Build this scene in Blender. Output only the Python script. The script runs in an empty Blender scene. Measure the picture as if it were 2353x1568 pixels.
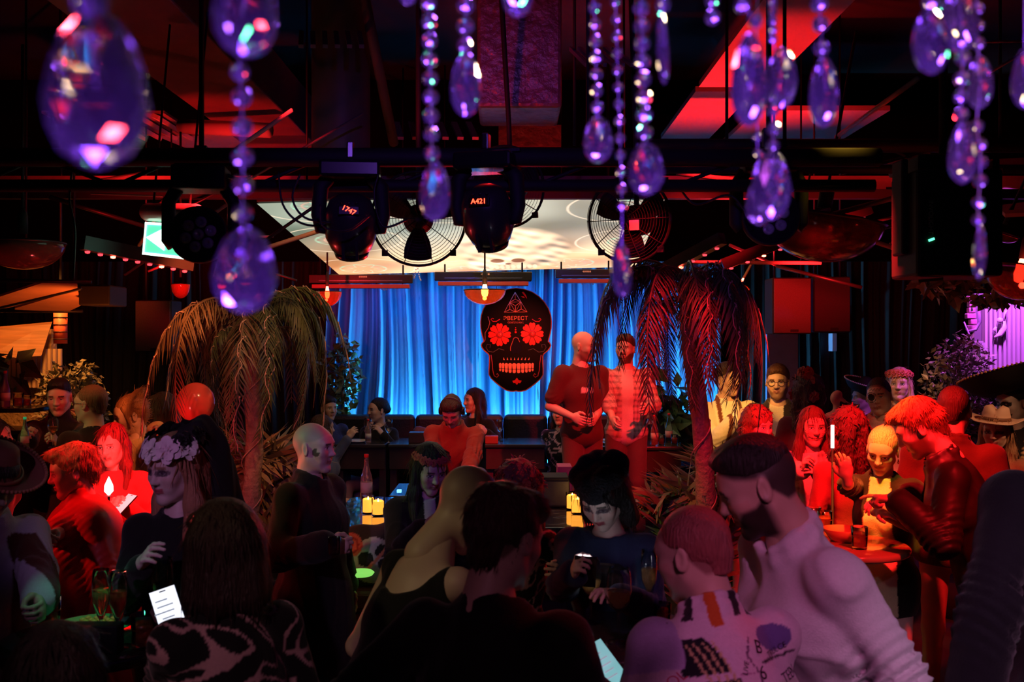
import bpy, bmesh, math, random
import numpy as np
from mathutils import Vector, Matrix, Euler
from mathutils.bvhtree import BVHTree
SC = bpy.context.scene
COL = SC.collection
rnd = random.Random(7)
# ------------------------------------------------------------------ camera
F, CX, CY, H = 2288.0, 1176.5, 784.0, 2.05        # focal length in px of the 2353x1568 frame, camera height
cam = bpy.data.cameras.new('camera'); camo = bpy.data.objects.new('camera', cam); COL.objects.link(camo)
camo.location = (0, 0, H); camo.rotation_euler = (math.radians(90), 0, 0)
cam.sensor_width = 36.0; cam.lens = 36.0 * F / 2353.0
cam.clip_start = 0.05; cam.clip_end = 60
cam.dof.use_dof = True; cam.dof.focus_distance = 7.0; cam.dof.aperture_fstop = 5.0
SC.camera = camo
SC.view_settings.view_transform = 'Standard'; SC.view_settings.look = 'None'
SC.view_settings.gamma = 1.0; SC.view_settings.exposure = 0.0; SC.view_settings.use_curve_mapping = False
cy = SC.cycles; cy.max_bounces = 10; cy.diffuse_bounces = 2; cy.glossy_bounces = 3; cy.transmission_bounces = 10; cy.caustics_reflective = False; cy.sample_clamp_indirect = 8
w = bpy.data.worlds.new('World'); SC.world = w; w.use_nodes = True
w.node_tree.nodes['Background'].inputs[0].default_value = (0.5, 0.12, 0.16, 1)
w.node_tree.nodes['Background'].inputs[1].default_value = 0.0004

def P(px, py, Y):
    return Vector(((px - CX) / F * Y, Y, H - (py - CY) / F * Y))
# ------------------------------------------------------------------ lamps of the club (stage spots, washes) and unseen spots added for colour
def spot(name, loc, tgt, col, watts, size=40, blend=0.6, rad=0.06):
    l = bpy.data.lights.new(name, 'SPOT'); l.color = col; l.energy = watts
    l.spot_size = math.radians(size); l.spot_blend = blend; l.shadow_soft_size = rad
    o = bpy.data.objects.new(name, l); COL.objects.link(o); o.location = loc
    o.rotation_euler = (Vector(tgt) - Vector(loc)).to_track_quat('-Z', 'Y').to_euler()
    return o
def area(name, loc, tgt, col, watts, sx, sy, spread=180):
    l = bpy.data.lights.new(name, 'AREA'); l.color = col; l.energy = watts
    l.shape = 'RECTANGLE'; l.size = sx; l.size_y = sy; l.spread = math.radians(spread)
    o = bpy.data.objects.new(name, l); COL.objects.link(o); o.location = loc
    o.rotation_euler = (Vector(tgt) - Vector(loc)).to_track_quat('-Z', 'Y').to_euler()
    return o
RED = (1, .012, .015); ORG = (1, .16, .02); AMB = (1, .42, .08); PUR = (.42, .10, 1.0); BLU = (.02, .22, 1.0); CYA = (.05, .38, 1.0)
# curtain uplights on the stage floor behind the sofa
for i in range(7): spot('curtain_uplight', (-1.8 + i * .64, 10.42, .42), (-1.78 + i * .64, 10.8, 1.7), (.09, .52, 1.0), 290, 130, .9, .05)
area('curtain_wash', (.1, 10.25, 2.8), (.1, 10.85, 1.8), (.01, .2, 1.0), 14, 3.6, .1, 120)
# red washes over the left and the right group, the stage and the DJ
spot('red_wash_left', (-1.0, 4.5, 3.0), (-2.3, 5.0, 1.25), RED, 1100, 46)
spot('red_wash_right', (1.4, 4.4, 3.0), (2.2, 5.2, 1.2), RED, 700, 42)
spot('red_wash_right_back', (1.3, 4.4, 3.0), (1.85, 6.1, 1.35), RED, 700, 30)
spot('red_wash_right_low', (2.1, 2.6, 3.4), (1.85, 5.0, 1.0), RED, 500, 22)
spot('red_wash_stage', (1.6, 5.0, 3.6), (.6, 8.3, 1.5), RED, 1000, 28)
spot('red_wash_palm', (.5, 4.5, 3.0), (1.05, 5.7, 1.3), RED, 160, 34)
spot('red_wash_dj', (-1.2, 4.8, 3.6), (-.4, 7.7, 1.2), RED, 330, 22)
spot('red_back_left', (.4, 5.5, 3.2), (-.95, 4.7, 1.55), RED, 60, 16)
spot('sign_spot', (.5, 7.6, 2.45), (.05, 10.25, 2.05), (1, .10, .05), 420, 22, 1.0)
spot('amber_spot_blonde', (1.2, 3.9, 3.7), (1.78, 4.95, 1.3), (1, .55, .05), 420, 14, .4)
spot('amber_spot_guests', (1.1, 5.6, 3.2), (1.85, 7.9, 1.4), AMB, 650, 18, 1.0)
spot('tan_back', (3.6, 3.9, 3.6), (2.75, 5.9, 1.5), (1, .42, .2), 200, 26)
spot('amber_bar', (-3.4, 7.3, 2.6), (-4.0, 8.3, 1.2), (1, .3, .05), 60, 100)
spot('orange_awning', (-2.6, 6.4, 1.9), (-3.0, 6.8, 2.35), ORG, 20, 90)
spot('olive_left', (-4.8, 5.0, 3.0), (-2.85, 6.7, 1.6), (.75, .7, .25), 70, 20)
spot('orange_palm', (-.7, 4.3, 3.2), (-1.5, 6.1, 1.9), (1, .34, .14), 110, 34)
# unseen coloured front washes from above and behind the camera
spot('pink_front', (.6, -.9, 3.5), (.95, 2.6, 1.2), (.85, .22, .52), 230, 24, .8)
spot('lilac_front', (1.8, -.9, 3.5), (1.5, 2.7, 1.1), (.55, .45, .62), 190, 24, .8)
spot('violet_front_left', (-1.6, -.9, 3.5), (-1.2, 3.5, 1.6), (.55, .26, .6), 230, 17, .8)
spot('rose_front', (-.3, -.9, 3.5), (-.03, 2.4, 1.45), (.75, .25, .4), 30, 12, .8)
spot('warm_back', (-2.2, .8, 3.4), (-.3, 3.05, 1.35), (.8, .6, .28), 60, 13, .8)
spot('violet_crystal', (.1, .1, .9), (.1, .85, 2.4), (.22, .05, 1.0), 520, 54, .8, .3)
spot('violet_crystal_left', (-1.3, .1, 1.0), (-.2, .75, 2.35), (.25, .06, 1.0), 260, 34, .8, .25)  # unseen lamp added on each side for more violet in the crystals
spot('violet_crystal_right', (1.4, .1, 1.0), (.35, .9, 2.4), (.25, .06, 1.0), 260, 34, .8, .25)
spot('red_crystal', (-1.6, 2.2, 3.4), (.1, .9, 2.2), (1, .05, .08), 110, 60, .8, .12)  # unseen crystal lamps, added to put sparkles in the glass
spot('gold_crystal', (1.4, 2.0, 3.2), (.2, .9, 2.2), (1, .7, .35), 120, 60, .8, .12)
spot('green_crystal', (-.6, 2.6, 3.6), (.2, .9, 2.2), (.15, 1, .5), 60, 60, .8, .1)
spot('violet_crystal_back', (.6, 3.0, 3.9), (.2, .9, 2.2), (.35, .1, 1.0), 200, 60, .8, .25)
spot('purple_slats', (3.6, 7.2, 3.2), (4.0, 7.8, 1.9), (.75, .12, 1.0), 240, 78)
spot('red_ceiling_right', (1.7, 7.4, 2.4), (1.6, 7.2, 3.9), RED, 330, 110)
spot('red_ceiling_left', (-2.6, 7.0, 2.5), (-2.3, 8.4, 3.9), RED, 120, 110)
spot('red_ceiling_mid', (.1, 6.2, 2.6), (.1, 6.6, 3.4), RED, 20, 110)
spot('red_fixtures', (-.1, 6.0, 1.9), (-.1, 4.2, 2.5), RED, 60, 60)
spot('green_side', (-4.5, 3.0, 3.0), (-1.0, 4.7, 1.5), (.32, .8, .26), 160, 14)
spot('green_table', (-1.3, 2.9, 3.6), (-1.38, 3.3, 1.1), (.08, .9, .4), 50, 12)
spot('violet_truss', (0, .9, 3.3), (0, 4.2, 2.6), (.3, .1, 1.0), 70, 44, .6, .05)
for q in (-1, 1): spot('red_beam_light', (q * 1.9, 5.8, 2.4), (q * 2.1, 7.35, 3.25), RED, 110, 90)
spot('red_duct_light', (-.7, 4.5, 2.9), (.04, 5.4, 3.75), RED, 25, 60)
spot('tan_far', (2.2, 5.5, 3.4), (2.95, 7.6, 1.65), (1, .36, .18), 150, 16)
spot('rose_blouse', (-1.0, -.9, 3.5), (-.72, 2.55, 1.2), (.85, .4, .48), 75, 11, .8)
spot('red_rim', (1.7, 3.7, 3.2), (.45, 2.55, 1.55), RED, 60, 16)
spot('red_rim_centre', (1.2, 5.3, 3.0), (.12, 3.85, 1.4), RED, 90, 18)
spot('orange_left_back', (-1.2, 4.7, 3.0), (-2.4, 6.2, 1.6), (1, .2, .05), 220, 20)
spot('red_left_side', (-3.5, 3.7, 2.3), (-1.95, 4.35, 1.45), RED, 90, 24)
spot('red_left_bar', (-1.9, 5.2, 3.0), (-3.1, 6.9, 1.65), RED, 90, 18)


# ------------------------------------------------------------------ materials
MATS = {}
def nt(m):
    m.use_nodes = True
    return m.node_tree, m.node_tree.nodes['Principled BSDF']
def mat(name, col, rough=.6, metal=0, noise=0, nscale=12, bump=0, bscale=60, emit=None, es=0, spec=None, trans=0, ior=1.45, coat=0, stretch=None):
    if name in MATS: return MATS[name]
    m = bpy.data.materials.new(name); t, b = nt(m); n = t.nodes; L = t.links
    b.inputs['Base Color'].default_value = (*col, 1); b.inputs['Roughness'].default_value = rough
    b.inputs['Metallic'].default_value = metal; b.inputs['Transmission Weight'].default_value = trans
    b.inputs['IOR'].default_value = ior; b.inputs['Coat Weight'].default_value = coat
    if spec is not None: b.inputs['Specular IOR Level'].default_value = spec
    if emit: b.inputs['Emission Color'].default_value = (*emit, 1); b.inputs['Emission Strength'].default_value = es
    tc = n.new('ShaderNodeTexCoord')
    src = tc.outputs['Object']
    if stretch:
        mp = n.new('ShaderNodeMapping'); mp.inputs['Scale'].default_value = stretch; L.new(src, mp.inputs[0]); src = mp.outputs[0]
    if noise:
        nz = n.new('ShaderNodeTexNoise'); nz.inputs['Scale'].default_value = nscale; nz.inputs['Detail'].default_value = 5
        L.new(src, nz.inputs['Vector'])
        mx = n.new('ShaderNodeMix'); mx.data_type = 'RGBA'
        mx.inputs[6].default_value = (*[max(0, c * (1 - noise)) for c in col], 1)
        mx.inputs[7].default_value = (*[min(1, c * (1 + noise)) for c in col], 1)
        L.new(nz.outputs[0], mx.inputs[0]); L.new(mx.outputs[2], b.inputs['Base Color'])
    if bump:
        nb = n.new('ShaderNodeTexNoise'); nb.inputs['Scale'].default_value = bscale; nb.inputs['Detail'].default_value = 4
        L.new(src, nb.inputs['Vector'])
        bp = n.new('ShaderNodeBump'); bp.inputs['Strength'].default_value = bump; bp.inputs['Distance'].default_value = .02
        L.new(nb.outputs[0], bp.inputs['Height']); L.new(bp.outputs[0], b.inputs['Normal'])
    MATS[name] = m
    return m
def mat_vc(name, rough=.6, bump=0, bscale=80, sheen=0, spec=.4, sss=0, noise=0, stretch=None, emit=0):
    """material whose base colour is the mesh's own colour layer"""
    if name in MATS: return MATS[name]
    m = bpy.data.materials.new(name); t, b = nt(m); n = t.nodes; L = t.links
    at = n.new('ShaderNodeAttribute'); at.attribute_name = 'Col'
    src = at.outputs['Color']; tc = n.new('ShaderNodeTexCoord'); co = tc.outputs['Object']
    if stretch:
        mp = n.new('ShaderNodeMapping'); mp.inputs['Scale'].default_value = stretch; L.new(co, mp.inputs[0]); co = mp.outputs[0]
    if noise:
        nz = n.new('ShaderNodeTexNoise'); nz.inputs['Scale'].default_value = bscale * .5; nz.inputs['Detail'].default_value = 4
        L.new(co, nz.inputs['Vector'])
        mr = n.new('ShaderNodeMapRange'); mr.inputs[3].default_value = 1 - noise; mr.inputs[4].default_value = 1 + noise; L.new(nz.outputs[0], mr.inputs[0])
        mx = n.new('ShaderNodeMix'); mx.data_type = 'RGBA'; mx.blend_type = 'MULTIPLY'; mx.inputs[0].default_value = 1
        L.new(src, mx.inputs[6]); L.new(mr.outputs[0], mx.inputs[7]); src = mx.outputs[2]
    L.new(src, b.inputs['Base Color'])
    b.inputs['Roughness'].default_value = rough; b.inputs['Specular IOR Level'].default_value = spec
    b.inputs['Sheen Weight'].default_value = sheen
    if emit:
        L.new(src, b.inputs['Emission Color']); b.inputs['Emission Strength'].default_value = emit
    if bump:
        nb = n.new('ShaderNodeTexNoise'); nb.inputs['Scale'].default_value = bscale; nb.inputs['Detail'].default_value = 4
        L.new(co, nb.inputs['Vector'])
        bp = n.new('ShaderNodeBump'); bp.inputs['Strength'].default_value = bump; bp.inputs['Distance'].default_value = .01
        L.new(nb.outputs[0], bp.inputs['Height']); L.new(bp.outputs[0], b.inputs['Normal'])
    MATS[name] = m
    return m
# ------------------------------------------------------------------ object helpers
def link(name, me, parent=None, m=None, loc=None, rot=None):
    o = bpy.data.objects.new(name, me); COL.objects.link(o)
    if m is not None and me is not None and len(me.materials) == 0: me.materials.append(m)
    if parent: o.parent = parent
    if loc is not None: o.location = loc
    if rot is not None: o.rotation_euler = rot
    return o
def tag(o, label, cat, group=None, kind=None):
    o['label'] = label; o['category'] = cat
    if group: o['group'] = group
    if kind: o['kind'] = kind
    return o
def thing(name, label, cat, loc=(0, 0, 0), rz=0, group=None):
    o = bpy.data.objects.new(name, None); COL.objects.link(o); o.empty_display_size = .05
    o.location = loc; o.rotation_euler = (0, 0, rz)
    return tag(o, label, cat, group)
def struct(name, me, m, label=None):
    o = link(name, me, None, m); o['kind'] = 'structure'
    if label: o['label'] = label
    return o
class B:
    """collects simple shapes into one mesh"""
    def __init__(s): s.v = []; s.f = []; s.sm = []
    def add(s, v, f, smooth=False):
        n = len(s.v); s.v += [tuple(x) for x in v]; s.f += [tuple(i + n for i in q) for q in f]; s.sm += [smooth] * len(f); return s
    def box(s, c, d, R=None, taper=1.0):
        c = Vector(c); vs = []
        for z in (-1, 1):
            k = taper if z > 0 else 1
            for x, y in ((-1, -1), (1, -1), (1, 1), (-1, 1)):
                p = Vector((x * d[0] / 2 * k, y * d[1] / 2 * k, z * d[2] / 2))
                if R is not None: p = R @ p
                vs.append(c + p)
        return s.add(vs, [(3, 2, 1, 0), (4, 5, 6, 7), (0, 1, 5, 4), (1, 2, 6, 5), (2, 3, 7, 6), (3, 0, 4, 7)])
    def tube(s, pts, r, n=8, cap=True):
        pts = [Vector(p) for p in pts]; m = len(pts); rs = r if isinstance(r, (list, tuple)) else [r] * m
        vs = []; up = None
        for i, p in enumerate(pts):
            t = (pts[min(i + 1, m - 1)] - pts[max(i - 1, 0)]).normalized()
            if up is None: up = t.orthogonal().normalized()
            up = (up - t * up.dot(t)); up = up.normalized() if up.length > 1e-6 else t.orthogonal().normalized()
            b = t.cross(up)
            for k in range(n):
                a = 2 * math.pi * k / n; vs.append(p + (up * math.cos(a) + b * math.sin(a)) * rs[i])
        fs = [(i * n + k, i * n + (k + 1) % n, (i + 1) * n + (k + 1) % n, (i + 1) * n + k) for i in range(m - 1) for k in range(n)]
        if cap: fs += [tuple(range(n - 1, -1, -1)), tuple(range((m - 1) * n, m * n))]
        return s.add(vs, fs, True)
    def lathe(s, prof, n=24, M=None, smooth=True):
        vs = []; m = len(prof)
        for r, z in prof:
            for k in range(n):
                a = 2 * math.pi * k / n; p = Vector((r * math.cos(a), r * math.sin(a), z)); vs.append(M @ p if M is not None else p)
        fs = [(i * n + k, i * n + (k + 1) % n, (i + 1) * n + (k + 1) % n, (i + 1) * n + k) for i in range(m - 1) for k in range(n)]
        if prof[0][0] > 1e-5: fs.append(tuple(range(n - 1, -1, -1)))
        if prof[-1][0] > 1e-5: fs.append(tuple(range((m - 1) * n, m * n)))
        return s.add(vs, fs, smooth)
    def poly(s, pts, depth, M=None):
        """flat outline (x,z) extruded along y from 0 to depth"""
        n = len(pts); vs = [Vector((x, 0, z)) for x, z in pts] + [Vector((x, depth, z)) for x, z in pts]
        if M is not None: vs = [M @ v for v in vs]
        return s.add(vs, [tuple(range(n)), tuple(range(2 * n - 1, n - 1, -1))] + [(i, i + n, (i + 1) % n + n, (i + 1) % n) for i in range(n)])
    def me(s, name='mesh', bevel=0):
        me = bpy.data.meshes.new(name); me.from_pydata(s.v, [], s.f)
        me.polygons.foreach_set('use_smooth', s.sm)
        bm = bmesh.new(); bm.from_mesh(me)
        if bevel: bmesh.ops.bevel(bm, geom=list(bm.edges), offset=bevel, segments=2, affect='EDGES', profile=.5)
        bmesh.ops.remove_doubles(bm, verts=bm.verts, dist=1e-5)
        bmesh.ops.recalc_face_normals(bm, faces=bm.faces); bm.to_mesh(me); bm.free()
        return me
    def obj(s, name, m, parent=None, bevel=0, loc=None, rot=None):
        return link(name, s.me(name, bevel), parent, m, loc, rot)
def dup(o, parent=None, **kw):
    c = o.copy(); COL.objects.link(c); c.parent = parent
    for ch in [x for x in o.children]: dup(ch, c)
    return c
def rot_to(d, z=(0, 0, 1)):
    return Vector(d).to_track_quat('Z', 'Y').to_matrix()
# ------------------------------------------------------------------ implicit-surface modelling (bodies, hair, clothes)
class SDF:
    def __init__(s, h): s.h = h; s.pr = []
    def cap(s, a, b, ra, rb=None, k=.02, op=1):
        s.pr.append(('c', np.array(a, 'f4'), np.array(b, 'f4'), ra, ra if rb is None else rb, k, op)); return s
    def sph(s, c, r, k=.02, op=1): return s.cap(c, (c[0], c[1], c[2] + 1e-4), r, r, k, op)
    def ell(s, c, r, R=None, k=.02, op=1):
        s.pr.append(('e', np.array(c, 'f4'), np.array(r, 'f4'), np.array(R if R is not None else Matrix.Identity(3), 'f4'), None, k, op)); return s
    def build(s, post=None):
        h = s.h; lo = []; hi = []; bb = []
        for p in s.pr:
            if p[0] == 'c':
                r = max(p[3], p[4]); l = np.minimum(p[1], p[2]) - r; u = np.maximum(p[1], p[2]) + r
            else:
                e = np.sqrt(((p[3] * p[2][None, :]) ** 2).sum(1)); l = p[1] - e; u = p[1] + e
            bb.append((l, u))
            if p[6] > 0: lo.append(l); hi.append(u)
        lo = np.min(lo, 0) - 3 * h; hi = np.max(hi, 0) + 3 * h
        n = np.maximum(4, np.ceil((hi - lo) / h).astype(int) + 1)
        D = np.full(n, .5, 'f4'); ax = [(lo[i] + h * np.arange(n[i])).astype('f4') for i in range(3)]
        for p, (l, u) in zip(s.pr, bb):
            k = max(p[5], 1e-4); pad = k + 3 * h
            i0 = np.clip(np.floor((l - pad - lo) / h).astype(int), 0, n - 1); i1 = np.clip(np.ceil((u + pad - lo) / h).astype(int) + 1, 1, n)
            if (i1 <= i0).any(): continue
            sl = tuple(slice(i0[i], i1[i]) for i in range(3))
            X = ax[0][sl[0]][:, None, None]; Y = ax[1][sl[1]][None, :, None]; Z = ax[2][sl[2]][None, None, :]
            if p[0] == 'c':
                a = p[1]; ba = p[2] - a; q = max(float((ba * ba).sum()), 1e-12)
                t = np.clip(((X - a[0]) * ba[0] + (Y - a[1]) * ba[1] + (Z - a[2]) * ba[2]) / q, 0, 1)
                d = np.sqrt((X - a[0] - t * ba[0]) ** 2 + (Y - a[1] - t * ba[1]) ** 2 + (Z - a[2] - t * ba[2]) ** 2) - (p[3] + (p[4] - p[3]) * t)
            else:
                R = p[3]; x, y, z = X - p[1][0], Y - p[1][1], Z - p[1][2]; r = p[2]
                q = [x * R[0, i] + y * R[1, i] + z * R[2, i] for i in range(3)]
                k0 = np.sqrt(sum((q[i] / r[i]) ** 2 for i in range(3))); k1 = np.sqrt(sum((q[i] / r[i] ** 2) ** 2 for i in range(3))) + 1e-6
                d = k0 * (k0 - 1) / k1
            A = D[sl]
            if p[6] > 0:
                m = np.clip(.5 + .5 * (A - d) / k, 0, 1); D[sl] = A * (1 - m) + d * m - k * m * (1 - m)
            else:
                d = -d; m = np.clip(.5 + .5 * (d - A) / k, 0, 1); D[sl] = A * (1 - m) + d * m + k * m * (1 - m)
        if post is not None:
            D = post(ax[0][:, None, None], ax[1][None, :, None], ax[2][None, None, :], D).astype('f4')
        return nets(D, lo, h)
CORN = np.array([(i, j, k) for i in (0, 1) for j in (0, 1) for k in (0, 1)])
def nets(D, lo, h):
    D[0] = D[-1] = .5; D[:, 0] = D[:, -1] = .5; D[:, :, 0] = D[:, :, -1] = .5
    S = (D < 0); nx, ny, nz = D.shape
    cnt = np.zeros((nx - 1, ny - 1, nz - 1), 'i1')
    for c in CORN: cnt += S[c[0]:nx - 1 + c[0], c[1]:ny - 1 + c[1], c[2]:nz - 1 + c[2]]
    cells = np.argwhere((cnt > 0) & (cnt < 8))
    idx = np.full(cnt.shape, -1, 'i4'); idx[tuple(cells.T)] = np.arange(len(cells))
    acc = np.zeros((len(cells), 3)); wt = np.zeros(len(cells))
    dv = [D[tuple((cells + c).T)] for c in CORN]
    for i in range(8):
        for j in range(i + 1, 8):
            if np.abs(CORN[i] - CORN[j]).sum() != 1: continue
            a, b = dv[i], dv[j]; m = (a < 0) != (b < 0)
            t = np.where(m, a / np.where(m, a - b, 1), 0)[:, None]
            acc += np.where(m[:, None], CORN[i] + t * (CORN[j] - CORN[i]), 0); wt += m
    V = (cells + acc / np.maximum(wt, 1)[:, None]) * h + lo
    Q = []
    for axs in range(3):
        a = [slice(None)] * 3; b = [slice(None)] * 3; a[axs] = slice(0, -1); b[axs] = slice(1, None)
        s0 = S[tuple(a)]; df = s0 != S[tuple(b)]
        e = np.argwhere(df); u, v = [x for x in range(3) if x != axs]
        e = e[(e[:, u] > 0) & (e[:, v] > 0)]
        if not len(e): continue
        du = np.zeros(3, int); du[u] = 1; dw = np.zeros(3, int); dw[v] = 1
        q = np.stack([idx[tuple((e - du - dw).T)], idx[tuple((e - dw).T)], idx[tuple(e.T)], idx[tuple((e - du).T)]], 1)
        inside = s0[tuple(e.T)]
        flip = inside if axs != 1 else ~inside
        q[~flip] = q[~flip][:, ::-1]
        Q.append(q[(q >= 0).all(1)])
    return V.astype('f4'), np.concatenate(Q)
def mesh_np(name, V, Q, m, cols=None, smooth=True):
    me = bpy.data.meshes.new(name); nv, nq = len(V), len(Q)
    me.vertices.add(nv); me.vertices.foreach_set('co', np.ascontiguousarray(V, 'f4').ravel())
    me.loops.add(nq * 4); me.loops.foreach_set('vertex_index', np.ascontiguousarray(Q, 'i4').ravel())
    me.polygons.add(nq); me.polygons.foreach_set('loop_start', np.arange(0, nq * 4, 4, dtype='i4'))
    me.polygons.foreach_set('use_smooth', np.full(nq, smooth))
    me.update(calc_edges=True)
    if cols is not None:
        at = me.color_attributes.new('Col', 'FLOAT_COLOR', 'POINT')
        c4 = np.ones((nv, 4), 'f4'); c4[:, :3] = cols; at.data.foreach_set('color', c4.ravel())
    me.materials.append(m)
    return me
def wob(seed, n, fmin, fmax):
    r = np.random.RandomState(seed); d = r.normal(size=(n, 3)); d /= np.linalg.norm(d, axis=1)[:, None]
    f = r.uniform(fmin, fmax, n); ph = r.uniform(0, 6.28, n)
    def g(X, Y, Z):
        s = 0
        for i in range(n): s = s + np.sin((X * d[i, 0] + Y * d[i, 1] + Z * d[i, 2]) * f[i] + ph[i] )
        return s / n
    return g

# ------------------------------------------------------------------ people
M_SKIN = mat_vc('skin', rough=.45, spec=.45, bump=.08, bscale=300)
M_CLOTH = mat_vc('cloth', rough=.85, sheen=.15, spec=.2, bump=.25, bscale=220, noise=.12)
M_SATIN = mat_vc('satin_cloth', rough=.5, spec=.4, bump=.05, bscale=60)
def hair_mat(col, rough=.5):
    return mat('hair_%02x%02x%02x' % tuple(int(c * 255) for c in col), col, rough, noise=.45, nscale=60, bump=.6, bscale=55, stretch=(3, 3, .35))
_HC = {}
def hairline(y): return np.interp(y, [-.13, -.055, -.028, -.01, .02, .05, .075, .1], [-.062, -.058, -.02, .022, .030, .042, .062, .09])
def head_geo(fem, h, smile=0):
    key = (fem, h, smile)
    if key in _HC: return _HC[key]
    s = SDF(h); f = 1 if fem else 0
    s.ell((0, -.016, .034), (.0755 - .002 * f, .098, .091), k=.02)
    s.ell((0, .026, -.045), (.056 - .003 * f, .062, .072), k=.05)
    s.ell((0, .055, .03), (.058, .04, .05), k=.03)
    for q in (-1, 1):
        s.cap((q * .052, -.002, -.055), (q * .014, .066, -.1), .017 - .003 * f, .014, k=.03)
        s.sph((q * .04, .062, -.022), .024, k=.025)
        s.sph((q * .03, .062, -.055), .018, k=.02)
    s.sph((0, .073, -.101), .016 - .003 * f, k=.022)
    s.cap((-.038, .080, .027), (.038, .080, .027), .012 - .003 * f, k=.015)
    for q in (-1, 1): s.sph((q * .031, .102, .006), .0155, k=.014, op=-1)
    s.cap((0, .086, .018), (0, .106, -.024), .008, .0115, k=.012)
    s.cap((0, .094, -.027), (0, .108, -.025), .009, .010, k=.006)
    for q in (-1, 1): s.sph((q * .0115, .097, -.028), .0085, k=.006)
    sm = .006 * smile
    for a, b in ((-1, 0), (0, 1)):
        s.cap((a * .024, .078 if a else .092, -.056 + (sm if a else 0)), (b * .024, .078 if b else .092, -.056 + (sm if b else 0)), .0055, k=.006)
        s.cap((a * .02, .077 if a else .0895, -.066 + (sm if a else 0)), (b * .02, .077 if b else .0895, -.066 + (sm if b else 0)), .0065, k=.006)
    s.cap((-.024, .097, -.061 + sm), (.024, .097, -.061 + sm), .003, k=.004, op=-1)
    for q in (-1, 1):
        s.sph((q * .0315, .0755, .006), .0145, k=.003)
        R = np.array(Matrix.Rotation(q * -.35, 3, 'Z') @ Matrix.Rotation(.15, 3, 'X'))
        s.ell((q * .079, -.008, -.003), (.0075, .019, .033), R, k=.008)
        s.ell((q * .086, -.004, -.001), (.005, .010, .02), R, k=.006, op=-1)
    nr = .056 - .008 * f
    s.cap((0, -.022, -.05), (0, -.035, -.19), nr, nr + .006, k=.03)
    _HC[key] = s.build()
    return _HC[key]
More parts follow.
